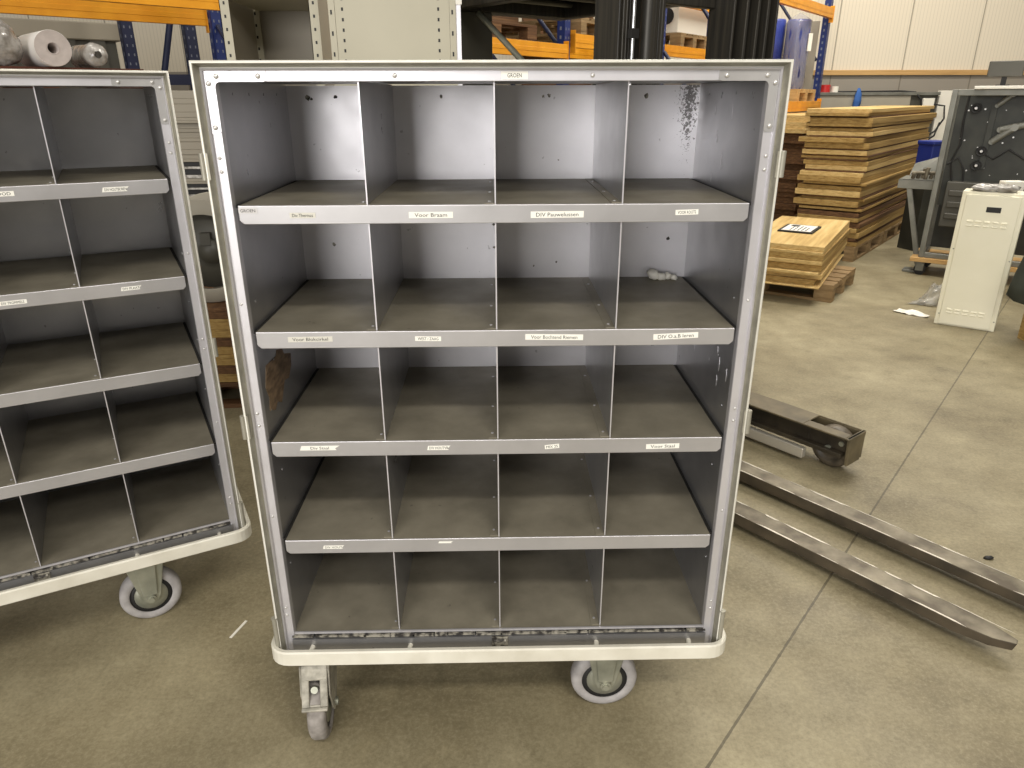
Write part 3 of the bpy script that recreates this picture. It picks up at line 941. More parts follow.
# low stack in front
make_pallet((3.231 - 0.8 * 0.6 + 0.6 * 0.4, 4.149 + 0.6 * 0.6 + 0.8 * 0.4, 0), math.atan2(0.6, -0.8) + math.pi, 'grey wooden pallet under the low pile of boards nearest the middle trolley', group='floor pallets')
rnd = random.Random(11)
th = [0.012, 0.045, 0.040, 0.022, 0.055, 0.030, 0.046, 0.022, 0.040]
of = [(-0.06, -0.01, 0.6, 1.0, 1.0), (0.0, 0.03, 0, 1, 0.98), (0.02, -0.005, 0.8, 1, 1), (-0.04, 0.0, -0.5, 1.02, 1.04), (0.015, -0.005, 0, 0.98, 1.0), (-0.01, 0.0, 0.4, 1, 1), (0.0, -0.012, -0.3, 1, 1), (0.0, 0.0, 0.0, 1, 1), (0.02, 0.0, 0.2, 1, 1)]
zt = board_stack((3.07, 4.08), (0.53, 0.848, 0), 0.62, 1.5, 0.1445, th, of, ['ply', 'ply_dark', 'ply', 'ply', 'ply_dark', 'ply', 'ply_dark', 'ply', 'ply'], 'light plywood board', 'of the low pile with a clipboard on it', 'boards of the low pile')
# framed sheet on the low stack
cb = empty('clipboard', (3.204, 4.894, zt + 0.0005), R(56), label='small white framed notice lying on the low pile of plywood boards', cat='notice')
MB().box((-0.19, -0.145, 0), (0.19, 0.145, 0.014)).build('backing', 'black', cb, bevel=0.002)
pg = MB().box((-0.165, -0.12, 0.0141), (0.165, 0.12, 0.0152), 0)
for i in range(5):
    pg.box((-0.14, -0.08 + i * 0.032, 0.0153), (0.04 + 0.03 * (i % 3), -0.07 + i * 0.032, 0.0156), 1)
pg.box((0.06, 0.02, 0.0153), (0.14, 0.09, 0.0156), 1)
pg.build('sheet', ['paper', 'ink'], cb)
# tall stack
tl = Vector((0.638, 0.770, 0))
tw_ = Vector((-0.770, 0.638, 0))
for k, (a, nm) in enumerate(((0.62, 'grey wooden pallet at the front end under the tall stack of boards'), (1.86, 'grey wooden pallet at the back end under the tall stack of boards'))):
    c = Vector((4.05, 5.68, 0)) + tl * a + tw_ * 0.34
    make_pallet((c.x, c.y, 0), math.atan2(tl.y, tl.x), nm, group='floor pallets')
th, of, mt = [], [], []
z = 0.1445
i = 0
while z < 1.365:
    t = rnd.choice((0.025, 0.03, 0.04, 0.045, 0.055))
    th.append(t)
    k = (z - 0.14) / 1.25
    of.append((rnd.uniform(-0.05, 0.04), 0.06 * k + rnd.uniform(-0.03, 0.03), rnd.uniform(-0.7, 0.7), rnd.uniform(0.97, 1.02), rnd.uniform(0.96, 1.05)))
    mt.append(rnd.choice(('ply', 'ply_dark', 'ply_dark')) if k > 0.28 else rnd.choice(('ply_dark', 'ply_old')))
    z += t
    i += 1
    if rnd.random() < 0.45:
        th.append(0.014)
        of.append((rnd.uniform(0.0, 0.06), 0.06 * k + rnd.uniform(0.0, 0.03), rnd.uniform(-0.7, 0.7), rnd.uniform(0.95, 0.99), rnd.uniform(0.93, 0.97)))
        mt.append('ply_old')
        z += 0.014
th[-1] = 0.035
of[-1] = (0.0, 0.07, 0.0, 1.04, 1.0)
mt[-1] = 'ply'
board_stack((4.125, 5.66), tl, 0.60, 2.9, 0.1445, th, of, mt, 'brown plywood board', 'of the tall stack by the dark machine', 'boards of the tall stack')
# dark stack further back
make_pallet((3.66, 7.55, 0), R(50), 'dark pallet under the dim board stack behind the tall stack', 'ply_old', group='floor pallets')
th, of, mt = [], [], []
z = 0.1445
while z < 1.28:
    t = rnd.choice((0.04, 0.05, 0.06, 0.07))
    th.append(t)
    of.append((rnd.uniform(-0.05, 0.05), rnd.uniform(-0.03, 0.03), rnd.uniform(-1, 1), 1, rnd.uniform(0.95, 1.05)))
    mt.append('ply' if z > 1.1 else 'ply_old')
    z += t
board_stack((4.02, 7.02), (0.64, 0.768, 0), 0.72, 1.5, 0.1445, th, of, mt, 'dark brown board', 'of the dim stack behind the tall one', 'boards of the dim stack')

# ------------------------------------------------------------------ white cabinet, floor litter, tarp
fa = Vector((0.795, -0.606, 0))   # along the front
fb = Vector((0.606, 0.795, 0))    # into depth
CM = frame_mx((0, 0, 0), fa, fb)
wc = empty('metal_cabinet', (3.735, 3.572, 0), 0, label='white enamelled metal cabinet door unit with louvre slots standing at the right edge', cat='cabinet')
wd_, hh = 0.375, 0.945
b = MB().box((0, 0.012, 0.0), (wd_, 0.20, hh), mx=CM)
b.build('body', 'cream', wc, bevel=0.004, seg=2)
dr = MB().box((0.028, 0.0, 0.012), (wd_ - 0.03, 0.014, hh - 0.02), mx=CM)
for z0, n in ((0.742, 5), (0.712, 5), (0.115, 5), (0.092, 5)):
    for k in range(n):
        x = 0.062 + k * 0.05
        dr.prism([CM @ Vector(p) for p in ((x, 0.0, z0 + 0.017), (x, -0.008, z0 + 0.004), (x, 0.0, z0))], fa * 0.036)
door = dr.build('front_door', 'cream', wc, bevel=0.002)
tag(door, 'cream front door with two rows of louvre slots above and below')
MB().box((0.16, -0.003, 0.815), (0.245, 0.001, 0.85), 0, mx=CM).box((0.168, -0.004, 0.821), (0.237, -0.002, 0.844), 0, mx=CM).build('handle_recess', 'black', door)
q = MB()
for x, z in ((0.02, 0.55), (0.362, 0.5), (0.02, 0.08), (0.362, 0.07)):
    q.cyl(CM @ Vector((x, 0.012, z)), CM @ Vector((x, 0.008, z)), 0.005, 8)
q.build('screw', 'zinc', wc)
# things on the cabinet
tb = MB()
for i in range(7):
    a, c_ = random.uniform(0.1, 0.33), random.uniform(0.05, 0.15)
    p = Vector((3.735, 3.572, 0)) + fa * a + fb * c_
    tb.blob((p.x, p.y, hh + 0.022), (0.075, 0.05, 0.024), 40 + i, 0.3, 8, 12, freq=5, floor=hh + 0.0015)
tag(tb.build('plastic_sheeting', 'plastic_wrap'), 'crumpled clear plastic sheeting lying on top of the white cabinet', 'plastic sheet')
# small white packet beside it
p = Vector((3.735, 3.572, 0)) + fa * 0.30 + fb * 0.255
tag(MB().box((p.x - .07, p.y + .035, 0.0), (p.x + .07, p.y + .105, 1.0)).build('cardboard_tube', 'white', bevel=0.004), 'tall white carton standing just behind the white cabinet', 'carton')
# tarp-covered load right of the cabinet, on a wooden post stand
tp = empty('covered_load', (4.16, 3.12, 0), 0, label='dark green tarp draped over a load on a wooden post at the right edge', cat='covered load')
prof = []
m_ = MB()
n, k = 26, 12
vs, fs = [], []
for i in range(k + 1):
    z = 0.33 + (0.98 - 0.33) * i / k
    for j in range(n):
        a = 2 * math.pi * j / n
        t = i / k
        r = (0.33 - 0.16 * t ** 1.3) * (1 + 0.05 * math.sin(5 * a + 3 * t) + 0.03 * math.sin(9 * a))
        zz = z + (0.05 * math.sin(3 * a + 1.0) if i == 0 else 0)
        vs.append((0.12 + r * math.cos(a), r * math.sin(a) * 0.8, zz))
for i in range(k):
    for j in range(n):
        fs.append((i * n + j, i * n + (j + 1) % n, (i + 1) * n + (j + 1) % n, (i + 1) * n + j))
fs.append(tuple(range(k * n, k * n + n)))
fs.append(tuple(range(n))[::-1])
m_.add(vs, fs, 0, True)
m_.build('tarp', 'tarp', tp)
MB().box((-0.045, 0.02, 0.0), (0.035, 0.10, 0.34)).build('post', 'ply_dark', tp, bevel=0.003)
MB().box((0.2, -0.1, 0.0), (0.3, 0.12, 0.34)).build('post', 'black', tp)
# crumpled paper, plastic bag, scraps
pb = MB()
base = Vector((3.71, 3.82, 0))
ax = Vector((0.6, -0.8, 0)).normalized()
ay = Vector((0.8, 0.6, 0))
g = []
nx, ny = 9, 5
rr = random.Random(2)
for i in range(nx):
    for j in range(ny):
        a, c_ = (i / (nx - 1) - 0.5), (j / (ny - 1) - 0.5)
        w = 0.1 * (1 - 0.6 * max(0, a * 1.6))
        z = 0.004 + 0.03 * math.exp(-((a - 0.05) * 4) ** 2) * (1 - (2 * c_) ** 2) + rr.uniform(0, 0.008)
        q = base + ax * (a * 0.24) + ay * (c_ * w)
        g.append((q.x, q.y, z))
for off, fl_ in ((0.0, False), (-0.003, True)):
    vs = [(x, y, max(0.0005, z + off)) for x, y, z in g]
    fs = [(i * ny + j, (i + 1) * ny + j, (i + 1) * ny + j + 1, i * ny + j + 1) for i in range(nx - 1) for j in range(ny - 1)]
    pb.add(vs, [f[::-1] if fl_ else f for f in fs])
tag(pb.build('crumpled_paper', 'white'), 'crumpled white paper lying on the concrete in front of the white cabinet', 'paper')
bgm = MB().blob((4.0, 4.09, 0.06), (0.12, 0.07, 0.15), 71, 0.4, 16, 22, freq=6.5, floor=0.001)
bgm.v = [(x, y, z * min(1.0, max(0.18, 0.55 + (x - 4.0) * 5.5))) for x, y, z in bgm.v]
tag(bgm.build('plastic_bag', 'clear_bag'), 'clear crumpled plastic bag on the floor left of the white cabinet', 'bag')
tag(MB().blob((2.3, 0.72, 0.004), (0.018, 0.010, 0.005), 5, 0.3, 6, 10, floor=0.0005).build('dirt_chip', 'black'), 'small dark chip on the floor right of the forks', 'debris')
tk = MB()
d = Vector((0.02, 0.075, 0)).normalized()
e = Vector((d.y, -d.x, 0)) * 0.004
a0, a1 = Vector((-0.292, 0.375, 0.0005)), Vector((-0.268, 0.452, 0.0005))
tk.prism([a0 - e, a0 + e, a1 + e, a1 - e], (0, 0, 0.002))
tag(tk.build('cable_tie', 'white'), 'short white strip lying on the floor left of the middle trolley', 'strip')

# ------------------------------------------------------------------ dark machine behind the white cabinet
mo = Vector((4.44, 5.115, 0))
MM = frame_mx((0, 0, 0), Vector((0.80, -0.60, 0)), Vector((0.60, 0.80, 0)))
mc = empty('wire_machine', tuple(mo), 0, label='dark open machine frame with pulleys and cables on a wheeled board behind the white cabinet', cat='machine')
B = lambda mb, a, b_, mi=0: mb.box(a, b_, mi, MM)
f = MB()
B(f, (0, 0, 0.165), (0.045, 0.05, 1.60))
B(f, (1.0, 0, 0.165), (1.045, 0.05, 1.60))
B(f, (0.045, 0, 1.55), (1.0, 0.05, 1.60))
B(f, (0.045, 0, 0.165), (1.0, 0.05, 0.21))
B(f, (0, 0.40, 0.165), (0.045, 0.45, 1.60))
B(f, (1.0, 0.40, 0.165), (1.045, 0.45, 1.60))
B(f, (0, 0.05, 0.165), (0.045, 0.40, 0.21))
f.build('frame', 'machine_frame', mc, bevel=0.004)
pn = MB()
B(pn, (0.045, 0.20, 0.62), (1.0, 0.22, 1.55))
B(pn, (0.045, 0.36, 0.21), (1.0, 0.38, 0.62))
B(pn, (0.3, 0.17, 0.95), (0.345, 0.20, 1.5))
rr = random.Random(4)
for i in range(34):
    x, z = rr.uniform(0.08, 0.9), rr.uniform(0.7, 1.5)
    pn.cyl(MM @ Vector((x, 0.2, z)), MM @ Vector((x, 0.193, z)), rr.choice((0.004, 0.005, 0.007)), 8, 1)
pn.build('back_plate', ['machine', 'rivet'], mc)
for x, z, r in ((0.19, 1.45, 0.042), (0.30, 1.10, 0.042), (0.285, 0.98, 0.042), (0.62, 1.35, 0.06)):
    c = Vector((x, 0.2, z))
    MB().lathe([(0.012, -0.05), (r * 0.45, -0.05), (r * 0.5, -0.044), (r * 0.8, -0.044), (r, -0.055), (r, -0.03), (r * 0.85, -0.03), (r * 0.85, -0.012), (r, -0.012), (r, 0.0)], MM @ c, tuple(MM.to_3x3() @ Vector((0, 1, 0))), 22).cyl(MM @ Vector((x, 0.2, z)), MM @ Vector((x, 0.135, z)), 0.011, 10, 1).build('pulley', ['black', 'rivet'], mc)
ar = MB()
for (x0, z0, x1, z1, w) in ((0.34, 1.47, 0.44, 1.56, 0.02), (0.36, 1.18, 0.5, 1.30, 0.028), (0.40, 1.28, 0.72, 1.36, 0.03)):
    ar.cyl(MM @ Vector((x0, 0.13, z0)), MM @ Vector((x1, 0.13, z1)), w, 10)
    ar.cyl(MM @ Vector((x1, 0.2, z1)), MM @ Vector((x1, 0.10, z1)), w * 1.1, 10)
    ar.cyl(MM @ Vector((x0, 0.2, z0)), MM @ Vector((x0, 0.115, z0)), w * 0.8, 10)
ar.build('clamp_arm', 'machine_frame', mc, bevel=0.002)
cb_ = MB()
cb_.tube([MM @ Vector(p) for p in ((0.12, 0.17, 1.55), (0.115, 0.17, 1.35), (0.13, 0.165, 1.15), (0.085, 0.16, 1.0), (0.12, 0.16, 0.85), (0.15, 0.16, 0.7))], 0.008)
cb_.tube([MM @ Vector(p) for p in ((0.06, 0.16, 0.98), (0.14, 0.15, 1.04), (0.20, 0.16, 0.93), (0.22, 0.16, 0.72))], 0.008)
cb_.tube([MM @ Vector(p) for p in ((0.32, 0.16, 1.08), (0.40, 0.14, 1.04), (0.5, 0.15, 1.12), (0.7, 0.15, 1.0))], 0.008)
cb_.build('cable', 'black', mc)
lw = MB()
B(lw, (0.1, 0.06, 0.45), (0.5, 0.3, 0.84))
for z in (0.52, 0.62, 0.72):
    B(lw, (0.13, 0.045, z), (0.47, 0.06, z + 0.05))
lw.build('motor_housing', 'darkgrey', mc, bevel=0.006)
db = MB()
B(db, (-0.06, -0.03, 0.125), (1.1, 0.5, 0.164))
db.build('dolly_board', 'pine', mc, bevel=0.003)
for x in (0.03, 0.95):
    for y in (0.03, 0.42):
        c = MM @ Vector((x, y, 0.0))
        k = MB()
        B(k, (x - 0.03, y - 0.03, 0.118), (x + 0.03, y + 0.03, 0.1245))
        B(k, (x - 0.035, y - 0.026, 0.04), (x + 0.03, y - 0.02, 0.118))
        B(k, (x - 0.035, y + 0.02, 0.04), (x + 0.03, y + 0.026, 0.118))
        kk = k.build('caster', 'machine_frame', mc)
        MB().cyl(MM @ Vector((x, y - 0.016, 0.05)), MM @ Vector((x, y + 0.016, 0.05)), 0.05, 20).build('wheel', 'black', kk)
# wing table on the left of the machine
tbm = MB()
B(tbm, (-0.30, 0.12, 0.755), (-0.005, 0.17, 0.835))
B(tbm, (-0.30, 0.12, 0.825), (-0.005, 0.55, 0.835))
tbm.prism([MM @ Vector(p) for p in ((-0.235, 0.125, 0.80), (-0.19, 0.125, 0.80), (0.03, 0.125, 0.02), (-0.015, 0.125, 0.02))], Vector((0.60, 0.80, 0)) * 0.04)
B(tbm, (-0.12, 0.08, 0.0), (0.05, 0.22, 0.022))
tbm.build('side_table', 'machine_frame', mc, bevel=0.003)
tbs = MB()
tbs.prism([MM @ Vector(p) for p in ((-0.26, 0.42, 0.836), (-0.02, 0.42, 0.836), (-0.02, 0.5, 1.03), (-0.24, 0.5, 0.95))], MM.to_3x3() @ Vector((0, 0.02, 0)))
tbs.build('splash_plate', 'machine_frame', mc)
gm = MB()
for i in range(7):
    x, y = -0.20 + 0.035 * i, 0.22 + 0.05 * (i % 3)
    gm.cyl(MM @ Vector((x, y, 0.836)), MM @ Vector((x + 0.01, y, 0.88 + 0.02 * (i % 4))), 0.018, 8)
gm.cyl(MM @ Vector((-0.22, 0.25, 0.885)), MM @ Vector((-0.03, 0.27, 0.89)), 0.016, 8)
gm.build('tool_head', 'steel', mc)
# plate and screen on the machine top
tpm = MB()
B(tpm, (0.16, -0.05, 1.601), (1.05, 0.42, 1.625))
tag(tpm.build('cover_plate', 'white', bevel=0.003), 'flat pale cover plate lying on top of the dark machine', 'plate')
mon = empty('monitor', tuple(MM @ Vector((0.33, 0.33, 1.6252)) + mo), 0, label='dark grey monitor seen from behind on top of the dark machine', cat='monitor')
k = MB()
B(k, (-0.13, 0, 0.075), (0.13, 0.045, 0.20))
k.build('screen_back', 'darkgrey', mon, bevel=0.006)
k = MB()
B(k, (-0.05, 0.0, 0.0), (0.05, 0.07, 0.012))
B(k, (-0.02, 0.03, 0.012), (0.02, 0.05, 0.09))
k.build('stand', 'black', mon)
bpy.data.objects['cover_plate'].location = mo
# blue tubs by the machine
bt = empty('blue_container', (5.10, 6.34, 0), R(15), label='blue plastic container on a dark stand between the tall stack and the dark machine', cat='container')
MB().box((-0.11, -0.10, 0.72), (0.11, 0.10, 1.115)).box((-0.12, -0.11, 1.08), (0.12, 0.11, 1.12)).build('tub', 'blueplastic', bt, bevel=0.008)
MB().box((-0.12, -0.11, 0.0), (0.12, 0.11, 0.72)).build('stand', 'machine', bt, bevel=0.004)

# long grey cabinet and white panel along the wall
gb = empty('wall_cabinet', (5.95, 9.35, 0), 0, label='long low grey cabinet along the wall behind the tall board stack', cat='cabinet')
MB().box((-0.85, 0, 0.05), (0.45, 0.5, 1.56)).build('body', 'greywall', gb, bevel=0.006)
MB().box((-0.87, -0.02, 1.56), (0.85, 0.52, 1.60)).build('top', 'machine_frame', gb, bevel=0.003)
MB().box((0.45, 0.02, 0.05), (0.84, 0.5, 1.56)).build('end_section', 'darkgrey', gb)
MB().box((0.62, -0.03, 1.38), (0.78, 0.01, 1.52)).build('socket_box', 'white', gb, bevel=0.005)
MB().tube([(-0.6, 0.2, 1.607), (0.0, 0.15, 1.61), (0.35, 0.12, 1.615), (0.5, 0.0, 1.6), (0.58, -0.035, 1.50), (0.6, -0.045, 1.38)], 0.012, 8).build('cable', 'black', gb)
MB().tube([(0.78, -0.02, 1.44), (0.92, -0.05, 1.42), (0.95, -0.05, 1.25), (0.85, -0.05, 1.08), (0.7, -0.04, 0.98)], 0.012, 8).tube([(0.9, -0.05, 1.2), (0.85, -0.06, 1.02), (0.7, -0.05, 0.92)], 0.012, 8).build('hanging_cable', 'black', gb)
rag = MB().blob((5.62, 9.31, 1.5), (0.05, 0.03, 0.14), 8, 0.3, 12, 10)
tag(rag.build('blue_ribbon', mat('blue_cloth', srgb(56, 100, 168), 0.8)), 'blue strap hanging over the front of the long grey cabinet', 'strap')
tag(MB().cyl((5.22, 9.5, 1.6005), (5.22, 9.5, 1.70), 0.07, 14).cyl((5.36, 9.5, 1.6005), (5.36, 9.5, 1.68), 0.05, 14, 1).build('red_pot', ['redplastic', 'white']), 'small red and white pot on the left end of the long grey cabinet', 'pot')
tag(MB().box((6.83, 9.4, 0.0), (7.4, 9.46, 1.62)).build('leaning_panel', 'white', bevel=0.004), 'upright white panel standing between the long grey cabinet and the dark machine', 'panel')

# ------------------------------------------------------------------ pallet racks
def holes(mb, x, y, z0, z1, w, rz):
    pass


def upright(mb, p, w, d, h, rz, mi_hole=1):
    """C-shaped perforated upright, front facing -y before rotation"""
    mx = Matrix.Translation(Vector(p)) @ Matrix.Rotation(rz, 4, 'Z')
    mb.box((-w / 2, 0, 0), (w / 2, 0.004, h), 0, mx)
    mb.box((-w / 2, 0, 0), (-w / 2 + 0.004, d, h), 0, mx)
    mb.box((w / 2 - 0.004, 0, 0), (w / 2, d, h), 0, mx)
    z = 0.1
    while z < h - 0.05:
        for s in (-1, 1):
            mb.box((s * w * 0.24 - 0.005, -0.0012, z), (s * w * 0.24 + 0.005, 0, z + 0.022), 1, mx)
        mb.box((-w / 2 - 0.001, d * 0.4, z), (-w / 2, d * 0.4 + 0.02, z + 0.03), 1, mx)
        mb.box((w / 2, d * 0.4, z), (w / 2 + 0.001, d * 0.4 + 0.02, z + 0.03), 1, mx)
        z += 0.075


def beam(mb, a, b, h, d, mi=0):
    a, b = Vector(a), Vector(b)
    t = (b - a)
    l = t.length
    mx = Matrix.Translation(a) @ Matrix.Rotation(math.atan2(t.y, t.x), 4, 'Z')
    mb.box((0, 0, 0), (l, d, h), mi, mx)
    mb.box((0, -0.003, h * 0.36), (l, 0, h * 0.64), mi, mx)
    for x in (0, l - 0.006):
        mb.box((x, -0.008, -0.05), (x + 0.006, d, h + 0.03), mi, mx)


# left rack behind the second trolley; ta = along, tn = into depth
ta = Vector((0.725, 0.689, 0))
tn = Vector((-0.689, 0.725, 0))
ra = math.atan2(ta.y, ta.x)
e_front = Vector((-1.005, 4.46, 0))
rk = empty('pallet_rack', (0, 0, 0), 0, label='pallet rack with orange beams and blue uprights above the left trolley', cat='rack')
for p in (e_front + tn * 0.0, e_front + tn * 1.08, e_front - ta * 2.78, e_front - ta * 2.78 + tn * 1.08):
    m_ = MB()
    upright(m_, p, 0.09, 0.07, 3.0, ra)
    m_.build('upright', ['blue', 'hole'], rk)
for z, h in ((2.10, 0.13), (1.31, 0.13)):
    for o in (tn * -0.045, tn * 1.13):
        m_ = MB()
        s_, e_ = e_front - ta * 2.73 + o + Vector((0, 0, z)), e_front - ta * 0.05 + o + Vector((0, 0, z))
        beam(m_, s_, e_, h, 0.045)
        m_.build('beam', 'orange', rk, bevel=0.004)
m_ = MB()
for za, zb in ((0.3, 1.2), (1.2, 2.1), (2.1, 2.9)):
    m_.tube([e_front + tn * 0.07 + Vector((0, 0, za)), e_front + tn * 1.07 + Vector((0, 0, zb))], 0.02, 6)
m_.build('brace', 'navy', rk)
# goods on the lower level
pc = e_front - ta * 1.57 + tn * 0.56
make_pallet((pc.x, pc.y, 1.4406), ra, 'lower of two dark red-brown pallets on the left rack', 'redwood')
pal = make_pallet((pc.x, pc.y, 1.5856), ra, 'upper dark red-brown pallet right under the wrapped rolls on the left rack', 'redwood')
zt = 1.5856 + 0.1445
c0 = Vector((-2.165, 3.50, 0))
pr = empty('paper_roll', (0, 0, 0), 0, label='white paper roll with a hollow core lying on the pallet on the left rack', cat='roll')
rdir = tn
o = Vector((c0.x, c0.y, zt + 0.104))
MB().lathe([(0.099, 0.0), (0.103, 0.004), (0.103, 0.5), (0.099, 0.504), (0.032, 0.504)], o, rdir, 36).build('wound_paper', 'roll_paper', pr)
MB().lathe([(0.101, -0.0005), (0.035, -0.0005)], o, rdir, 36).build('end_face', 'roll_end', pr)
MB().lathe([(0.035, -0.004), (0.035, 0.5), (0.031, 0.5), (0.031, -0.004), (0.035, -0.004)], o, rdir, 24).lathe([(0.031, 0.3), (0.001, 0.3)], o, rdir, 24).build('core_tube', 'roll_end', pr)
o2 = Vector((-1.99, 3.68, zt + 0.0765))
wr = MB()
n_, prof = 24, [(0.3, 0.0), (0.85, 0.012), (1.0, 0.05), (0.92, 0.15), (1.0, 0.28), (0.95, 0.4), (0.5, 0.43), (0.05, 0.435)]
up_ = Vector((0, 0, 1))
sd_ = rdir.cross(up_)
vs = [o2 + rdir * t_ + (sd_ * math.cos(2 * math.pi * j / n_) + up_ * math.sin(2 * math.pi * j / n_)) * 0.072 * q_ * (1 + 0.05 * math.sin(5 * j + 3 * t_ * 30)) for q_, t_ in prof for j in range(n_)]
fs = [(i * n_ + j, i * n_ + (j + 1) % n_, (i + 1) * n_ + (j + 1) % n_, (i + 1) * n_ + j) for i in range(len(prof) - 1) for j in range(n_)]
wr.add(vs, fs, 0, True)
tag(wr.build('wrapped_roll', 'plastic_wrap'), 'thin plastic wrapped roll on the pallet right of the hollow paper roll', 'roll')
bl = MB().blob((-2.50, 3.44, zt + 0.13), (0.165, 0.165, 0.145), 3, 0.10, 18, 26, freq=6, floor=zt + 0.0005)
tag(bl.build('wrapped_bundle', 'plastic_wrap'), 'big bundle in wrinkled clear plastic at the left end of the rack pallet', 'bundle')
# goods on the upper level, resting across the beams
cr = empty('grey_crate', (-3.72, 5.6, 0), R(40), label='grey slatted container behind the left pallet rack', cat='container')
MB().box((-0.9, 0, 2.05), (0.95, 0.6, 2.2)).build('top_rail', 'beige_dark', cr, bevel=0.01)
k = MB().box((-0.85, 0.05, 0.0), (0.9, 0.6, 2.05))
for i in range(7):
    k.box((-0.83 + i * 0.25, 0.02, 0.0), (-0.70 + i * 0.25, 0.05, 2.05))
k.build('slatted_side', 'darkgrey', cr)

# second row of blue upright frames further back
fr2 = empty('rack_frame', (0, 0, 0), 0, label='blue rack frame with diagonal braces seen between the two trolleys', cat='rack frame')
for p, w in (((-2.72, 5.75, 0), 0.1), ((-2.24, 5.95, 0), 0.1)):
    m_ = MB()
    upright(m_, p, w, 0.09, 3.0, R(40))
    m_.build('upright', ['navy', 'hole'], fr2)
MB().tube([(-2.66, 5.85, 1.25), (-2.5, 5.88, 1.8), (-2.26, 5.98, 2.75)], 0.03, 6).tube([(-2.26, 6.0, 0.5), (-2.66, 5.86, 1.2)], 0.03, 6).build('brace', 'navy', fr2)
MB().box((-2.68, 5.83, 1.66), (-2.1, 5.88, 1.75)).build('cross_tie', 'navy', fr2)

# two rear racks running away to the right
gx = Vector((0.615, 0.788, 0))
gn = Vector((-0.788, 0.615, 0))
ga = math.atan2(gx.y, gx.x)


def rack(o, spans, depth, label):
    r_ = empty('pallet_rack', (0, 0, 0), 0, label=label, cat='rack')
    st_ = sorted({a for sp in spans for a in sp[:2]})
    for s_ in st_:
        for dd in (0, depth - 0.08):
            m_ = MB()
            upright(m_, Vector(o) + gx * s_ + gn * dd, 0.10, 0.08, 3.2, ga)
            m_.build('upright', ['blue', 'hole'], r_)
        m_ = MB()
        for za, zb in ((0.2, 1.1), (1.1, 2.0), (2.0, 2.9)):
            m_.tube([Vector(o) + gx * s_ + gn * 0.1 + Vector((0, 0, za)), Vector(o) + gx * s_ + gn * (depth - 0.1) + Vector((0, 0, zb))], 0.02, 6)
        m_.build('brace', 'navy', r_)
    for a, b_, zs in spans:
        for z in zs:
            for dd in (-0.05, depth):
                m_ = MB()
                p0, p1 = Vector(o) + gx * (a + 0.055) + gn * dd, Vector(o) + gx * (b_ - 0.055) + gn * dd
                beam(m_, p0 + Vector((0, 0, z)), p1 + Vector((0, 0, z)), 0.12, 0.05)
                m_.build('beam', 'orange', r_, bevel=0.004)
    return r_


rA, rB = Vector((1.22, 6.0, 0)), Vector((3.30, 6.96, 0))
rack(rA, [(-2.4, 0.0, (1.88,)), (0.0, 3.45, (1.98,))], 1.05, 'middle pallet rack with yellow-orange beams seen through the stacker mast')
rack(rB, [(-0.45, 2.75, (2.50, 1.37))], 0.92, 'right pallet rack with yellow-orange beams at the white panel wall')
def on_rack(o, s_, d_, z):
    p = Vector(o) + gx * s_ + gn * d_
    return (p.x, p.y, z)


make_pallet(on_rack(rA, -0.95, 0.5, 2.0008), ga, 'dim empty pallet on the middle rack left of the blue upright', 'ply_old', group='rack pallets')
make_pallet(on_rack(rA, 0.56, 0.55, 2.1008), ga + R(90), 'pale pallet on the middle rack just right of the blue upright', 'pallet', group='rack pallets')
make_pallet(on_rack(rA, 2.78, 0.55, 2.1008), ga + R(90), 'pallet under the white box on the middle rack', 'pallet', group='rack pallets')
bx = empty('appliance_box', on_rack(rA, 2.78, 0.55, 2.2458), ga, label='white box with a round black opening on the middle rack between the mast columns', cat='box')
MB().box((-0.4, -0.55, 0.0), (0.45, 0.4, 0.36)).build('carton', 'white', bx, bevel=0.006)
MB().cyl((-0.401, -0.4, 0.18), (-0.412, -0.4, 0.18), 0.09, 18).build('opening', 'black', bx)
crt = empty('dark_backdrop', on_rack(rA, -0.95, 0.62, 2.1460), ga, label='added dark brown crate on the dim pallet of the middle rack', cat='backdrop')  # dark filler added where the bay is only dim, hides the bright wall
MB().box((-0.56, -0.32, 0.0), (0.56, 0.28, 0.6)).build('backdrop_body', 'ply_old', crt, bevel=0.004)
kk = MB()
for z in (0.02, 0.22, 0.42):
    kk.box((-0.57, -0.335, z), (0.57, -0.32, z + 0.13))
kk.build('backdrop_slat', 'ply_old', crt)
tag(MB().box((-0.75, 0, 0), (0.75, 0.02, 1.0)).build('backdrop_panel', 'ply_old'), 'tall dark brown backdrop added behind the middle rack to keep it dim', 'board')  # added to cover the bright wall so the rack stays dark
bpn = bpy.data.objects['backdrop_panel']
bpn.location = on_rack(rA, 1.0, 1.2, 2.1)
bpn.location.z = 2.1008
bpn.rotation_euler = (0, 0, ga)
bpn.location = on_rack(rA, 1.65, 1.16, 0.0)
bpn.scale.z = 3.0
make_pallet(on_rack(rB, 2.12, 0.42, 1.4908), ga + R(90), 'pale pallet under the blue drums on the right rack', 'pine', group='rack pallets').scale = (0.72, 1, 1)


